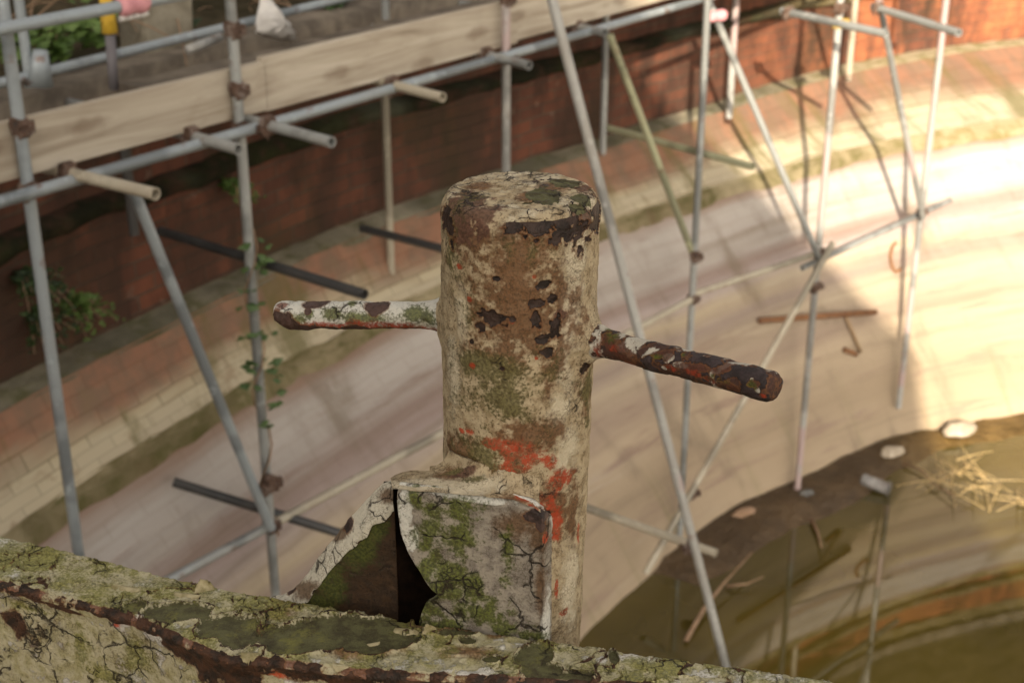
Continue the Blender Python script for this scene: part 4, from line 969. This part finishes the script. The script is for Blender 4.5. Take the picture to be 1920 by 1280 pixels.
for sg in (-1, .1, 1): m = MB(); m.cyl(cp0 + cdv * sg - cdv * .04, cp0 + cdv * sg + cdv * .04, .051, n=20); m.build("rim", m_galv("can_rim", (.25, .24, .23), (.12, .11, .1)), ct, False)
ct.name = "metal_can"; EMPT[ct.name] = Vector(ct.location)
# rusty bracket lying on the slope
bpy.context.view_layer.update()
from mathutils.bvhtree import BVHTree
SLB = BVHTree.FromObject(bpy.data.objects["sloped_apron"], bpy.context.evaluated_depsgraph_get())
def on_slope(px, py, lift=.02):
    d = ray(px, py).normalized(); off_ = EMPT["dock_wall"]; h = SLB.ray_cast(Vector((0, 0, 0)), d)
    if h[0] is None: h = SLB.ray_cast(-bpy.data.objects["sloped_apron"].matrix_world.translation, d)
    return h[0] - d * lift
RUSTB = m_simple("orange_rusted_bar", (.25, .125, .06), (.16, .08, .045), 20, .9, .2, .004)
t = thing("rusty_bracket", tuple(on_slope(1590, 595)), "orange rusted angle bracket lying on the silted slope", "bracket")
m = MB(); m.cyl(on_slope(1424, 601, .05), on_slope(1642, 585, .05), .022, n=10); m.build("long_arm", RUSTB, t, True)
m = MB(); m.cyl(on_slope(1586, 592, .05), on_slope(1614, 660, .04), .014, n=8); m.build("short_arm", m_simple("silty_bar", (.36, .26, .16), (.28, .19, .11), 14), t, True)
m = MB(); m.cyl(on_slope(1583, 655, .03), on_slope(1606, 664, .03), .02, n=8); m.build("foot_plate", RUSTB, t, True)
# ring stain hook high on the slope
t = on_slope(1668, 482, .02); pts = [on_slope(1682 + 12 * math.cos(a) * 1.0, 482 + 27 * math.sin(a), .02) for a in np.linspace(.9, 4.6, 14)]
m = MB(); m.strand(pts, .014, .012, 7); o = m.build("mooring_ring", RUSTB, None, True); tag(o, "rusty half ring on the bright sunlit slope", "ring")

# reeds and twigs
STRAW = m_simple("dry_straw", (.55, .42, .22), (.40, .29, .13), 12, .8, .2, 0); TWIG = m_simple("bare_twig", (.30, .20, .13), (.20, .13, .08), 12, .85, .2, 0)
def reeds(px, py, n, L, seed, label):
    r = random.Random(seed); c = on_mud(px, py); t = MB()
    for k in range(n):
        a = r.uniform(0, 6.28); el = r.uniform(.02, .40); l = L * r.uniform(.5, 1.0); d = Vector((math.cos(a) * math.cos(el), math.sin(a) * math.cos(el), math.sin(el)))
        b = c + Vector((r.gauss(0, .13), r.gauss(0, .10), 0)); bend = r.uniform(.02, .22)
        pts = [b + d * l * u + Vector((0, 0, -bend * l * u * u)) for u in (0, .25, .5, .75, 1)]
        for q in pts: q.z = max(q.z, ZW + .01)
        t.strand(pts, .0042, .0018, 5)
    o = t.build("dead_reeds", STRAW, None, True); tag(o, label, "reeds", "dead reeds in the shallows")
reeds(1806, 900, 30, .48, 3, "sprawling clump of dead straw reeds in the sunlit shallows"); reeds(1915, 935, 16, .38, 9, "dead reed clump at the right edge of the picture")
def twig(pts, r0, label, lift=0.0):
    q = [at_z(x, y, ZW + .02 + lift * k) for k, (x, y) in enumerate(pts)]; m = MB(); m.strand(q, r0, r0 * .4, 6); o = m.build("twig", TWIG, None, True); tag(o, label, "twig", "twigs in the water")
twig([(1286, 1200), (1320, 1140), (1355, 1095), (1410, 1035)], .016, "long bare twig sticking up from the dark water", .03)
twig([(1362, 1098), (1400, 1094), (1432, 1080)], .010, "short side twig next to the long twig", .02)
twig([(1690, 868), (1726, 880), (1750, 905), (1790, 930)], .010, "bent thin twig near the sunlit reeds", .01)
twig([(1522, 975), (1534, 1000), (1540, 1025)], .016, "short reddish stick floating beside the mud bank", .01)

# ivy climbing one standard, ferns on the wall and weeds on the quay
LEAF = m_leaf("ivy_leaf", (.04, .075, .022), (.08, .13, .04)); LEAFD = m_leaf("dark_fern_leaf", (.014, .028, .008), (.034, .062, .014)); LEAFB = m_leaf("bright_weed_leaf", (.06, .11, .02), (.10, .16, .035))
def leaves(mb, c, n, spread, size, r, flat=.6):
    for k in range(n):
        p = Vector(c) + Vector((r.gauss(0, spread), r.gauss(0, spread), r.gauss(0, spread * flat))); a = r.uniform(0, 6.28); s_ = size * r.uniform(.6, 1.2)
        d = Vector((math.cos(a), math.sin(a), r.uniform(-.5, .5))).normalized(); u = d.cross(Vector((r.uniform(-.4, .4), r.uniform(-.9, .1), 1))).normalized()
        nn_ = d.cross(u) * s_ * .12
        mb.add([p - d * s_ * .1, p + d * s_ * .35 + u * s_ * .42 + nn_, p + d * s_, p + d * s_ * .35 - u * s_ * .42 + nn_, p + d * s_ * .4 - nn_], [(0, 4, 1), (1, 4, 2), (2, 4, 3), (3, 4, 0)])
t = thing("ivy_vine", (SX[1][0], SX[1][1], -3.3), "thin ivy with dark leaves climbing a scaffold standard", "ivy")
rv = random.Random(8); pts = []
for k in range(26):
    z = -3.35 + 1.65 * k / 25; a = k * .9; pts.append((SX[1][0] + .034 * math.cos(a), SX[1][1] + .034 * math.sin(a), z))
m = MB(); m.strand(pts, .006, .003, 5); m.build("stem", TWIG, t, True)
m = MB()
for px, py, n in ((490, 478, 12), (478, 500, 8), (462, 543, 6), (468, 575, 8), (496, 622, 10), (466, 672, 14), (505, 672, 5), (520, 700, 10), (478, 715, 4), (505, 757, 9), (494, 790, 8), (480, 450, 6), (472, 640, 4)):
    d = ray(px, py); leaves(m, d * (SX[1][1] / d.y) + Vector((0, -.02, 0)), max(2, n // 2), .022, .055, rv)
m.build("leaves", LEAF, t)
WB = BVHTree.FromObject(bpy.data.objects["brick_face"], bpy.context.evaluated_depsgraph_get())
def on_wall(px, py):
    h = WB.ray_cast(Vector((0, 0, 0)), ray(px, py).normalized()); return h[0] if h[0] else at_front(px, py, -5.5)
def fern(px, py, n, size, seed, label, mat):
    r = random.Random(seed); c = on_wall(px, py); t = thing("wall_fern", tuple(c), label, "fern", "ferns on the brick wall"); m = MB(); st = MB()
    for k in range(n):
        a = r.uniform(-1.6, 1.6); base = Vector((math.cos(a - .6), math.sin(a - .6), r.uniform(-.3, .8))); L = size * r.uniform(.6, 1.1)
        pts = [c + base * L * u + Vector((.10 * u, -.06 * u, -.9 * L * u * u)) for u in np.linspace(0, 1, 8)]; st.strand(pts, .004, .002, 4)
        for i, p in enumerate(pts[1:]): leaves(m, p, 3, .016, .045 * (1.2 - i / 9), r)
    m.build("fronds", mat, t); st.build("stem", TWIG, t, True)
fern(38, 515, 10, .17, 2, "dark fern hanging low on the brick wall at the left edge", LEAFD); fern(128, 558, 7, .14, 4, "brighter fern growing from the wall beside the dark one", LEAFB); fern(60, 588, 6, .13, 6, "low fern sprawling beneath the other two", LEAFD); fern(420, 340, 8, .10, 12, "tiny fern tuft on the dark moss course", LEAFB)
def weed(px, py, c, n, size, seed, label, mat):
    r = random.Random(seed); p0 = at_front(px, py, c); p0.z = max(p0.z, -1.45); t = thing("weed_plant", tuple(p0), label, "weed", "weeds on the quay"); m = MB(); st = MB()
    for k in range(n):
        d = Vector((r.gauss(0, .5), r.gauss(0, .5), 1)).normalized(); L = size * r.uniform(.5, 1.1); q = [p0 + d * L * u for u in (0, .5, 1)]; st.strand(q, .004, .002, 4)
        for u in (.4, .7, 1.0): leaves(m, p0 + d * L * u, 3, .03, .07, r)
    m.build("foliage", mat, t); st.build("stem", TWIG, t, True)
weed(100, 105, -5.35, 13, .17, 21, "bright green weed beside the blue rail foot", LEAFB); weed(165, 85, -5.42, 14, .18, 22, "wide green weed left of the yellow topped post", LEAFB); weed(36, 120, -5.30, 12, .14, 23, "small yellow green weed at the left edge", LEAFB)
weed(320, 55, -5.5, 9, .22, 24, "withered looking weed next to the concrete block", LEAFD); weed(620, 20, -5.45, 8, .14, 25, "brown green weed right of the plastic bag", LEAFD)
# tangle of bare brambles at the back of the quay
m = MB(); rb_ = random.Random(31)
for k in range(240):
    c = at_front(rb_.uniform(-60, 700), rb_.uniform(-140, 95), -5.55 - rb_.uniform(0, 1.2)); a = rb_.uniform(0, 6.28); L = rb_.uniform(.2, .7); d = Vector((math.cos(a), math.sin(a), rb_.uniform(-.1, .8)))
    m.strand([c + d * L * u + Vector((0, 0, -.35 * L * u * u)) for u in np.linspace(0, 1, 6)], .006, .003, 4)
o = m.build("brambles", TWIG, None, True); tag(o, "tangled bare brown brambles behind the railing", "brambles", None, "stuff")
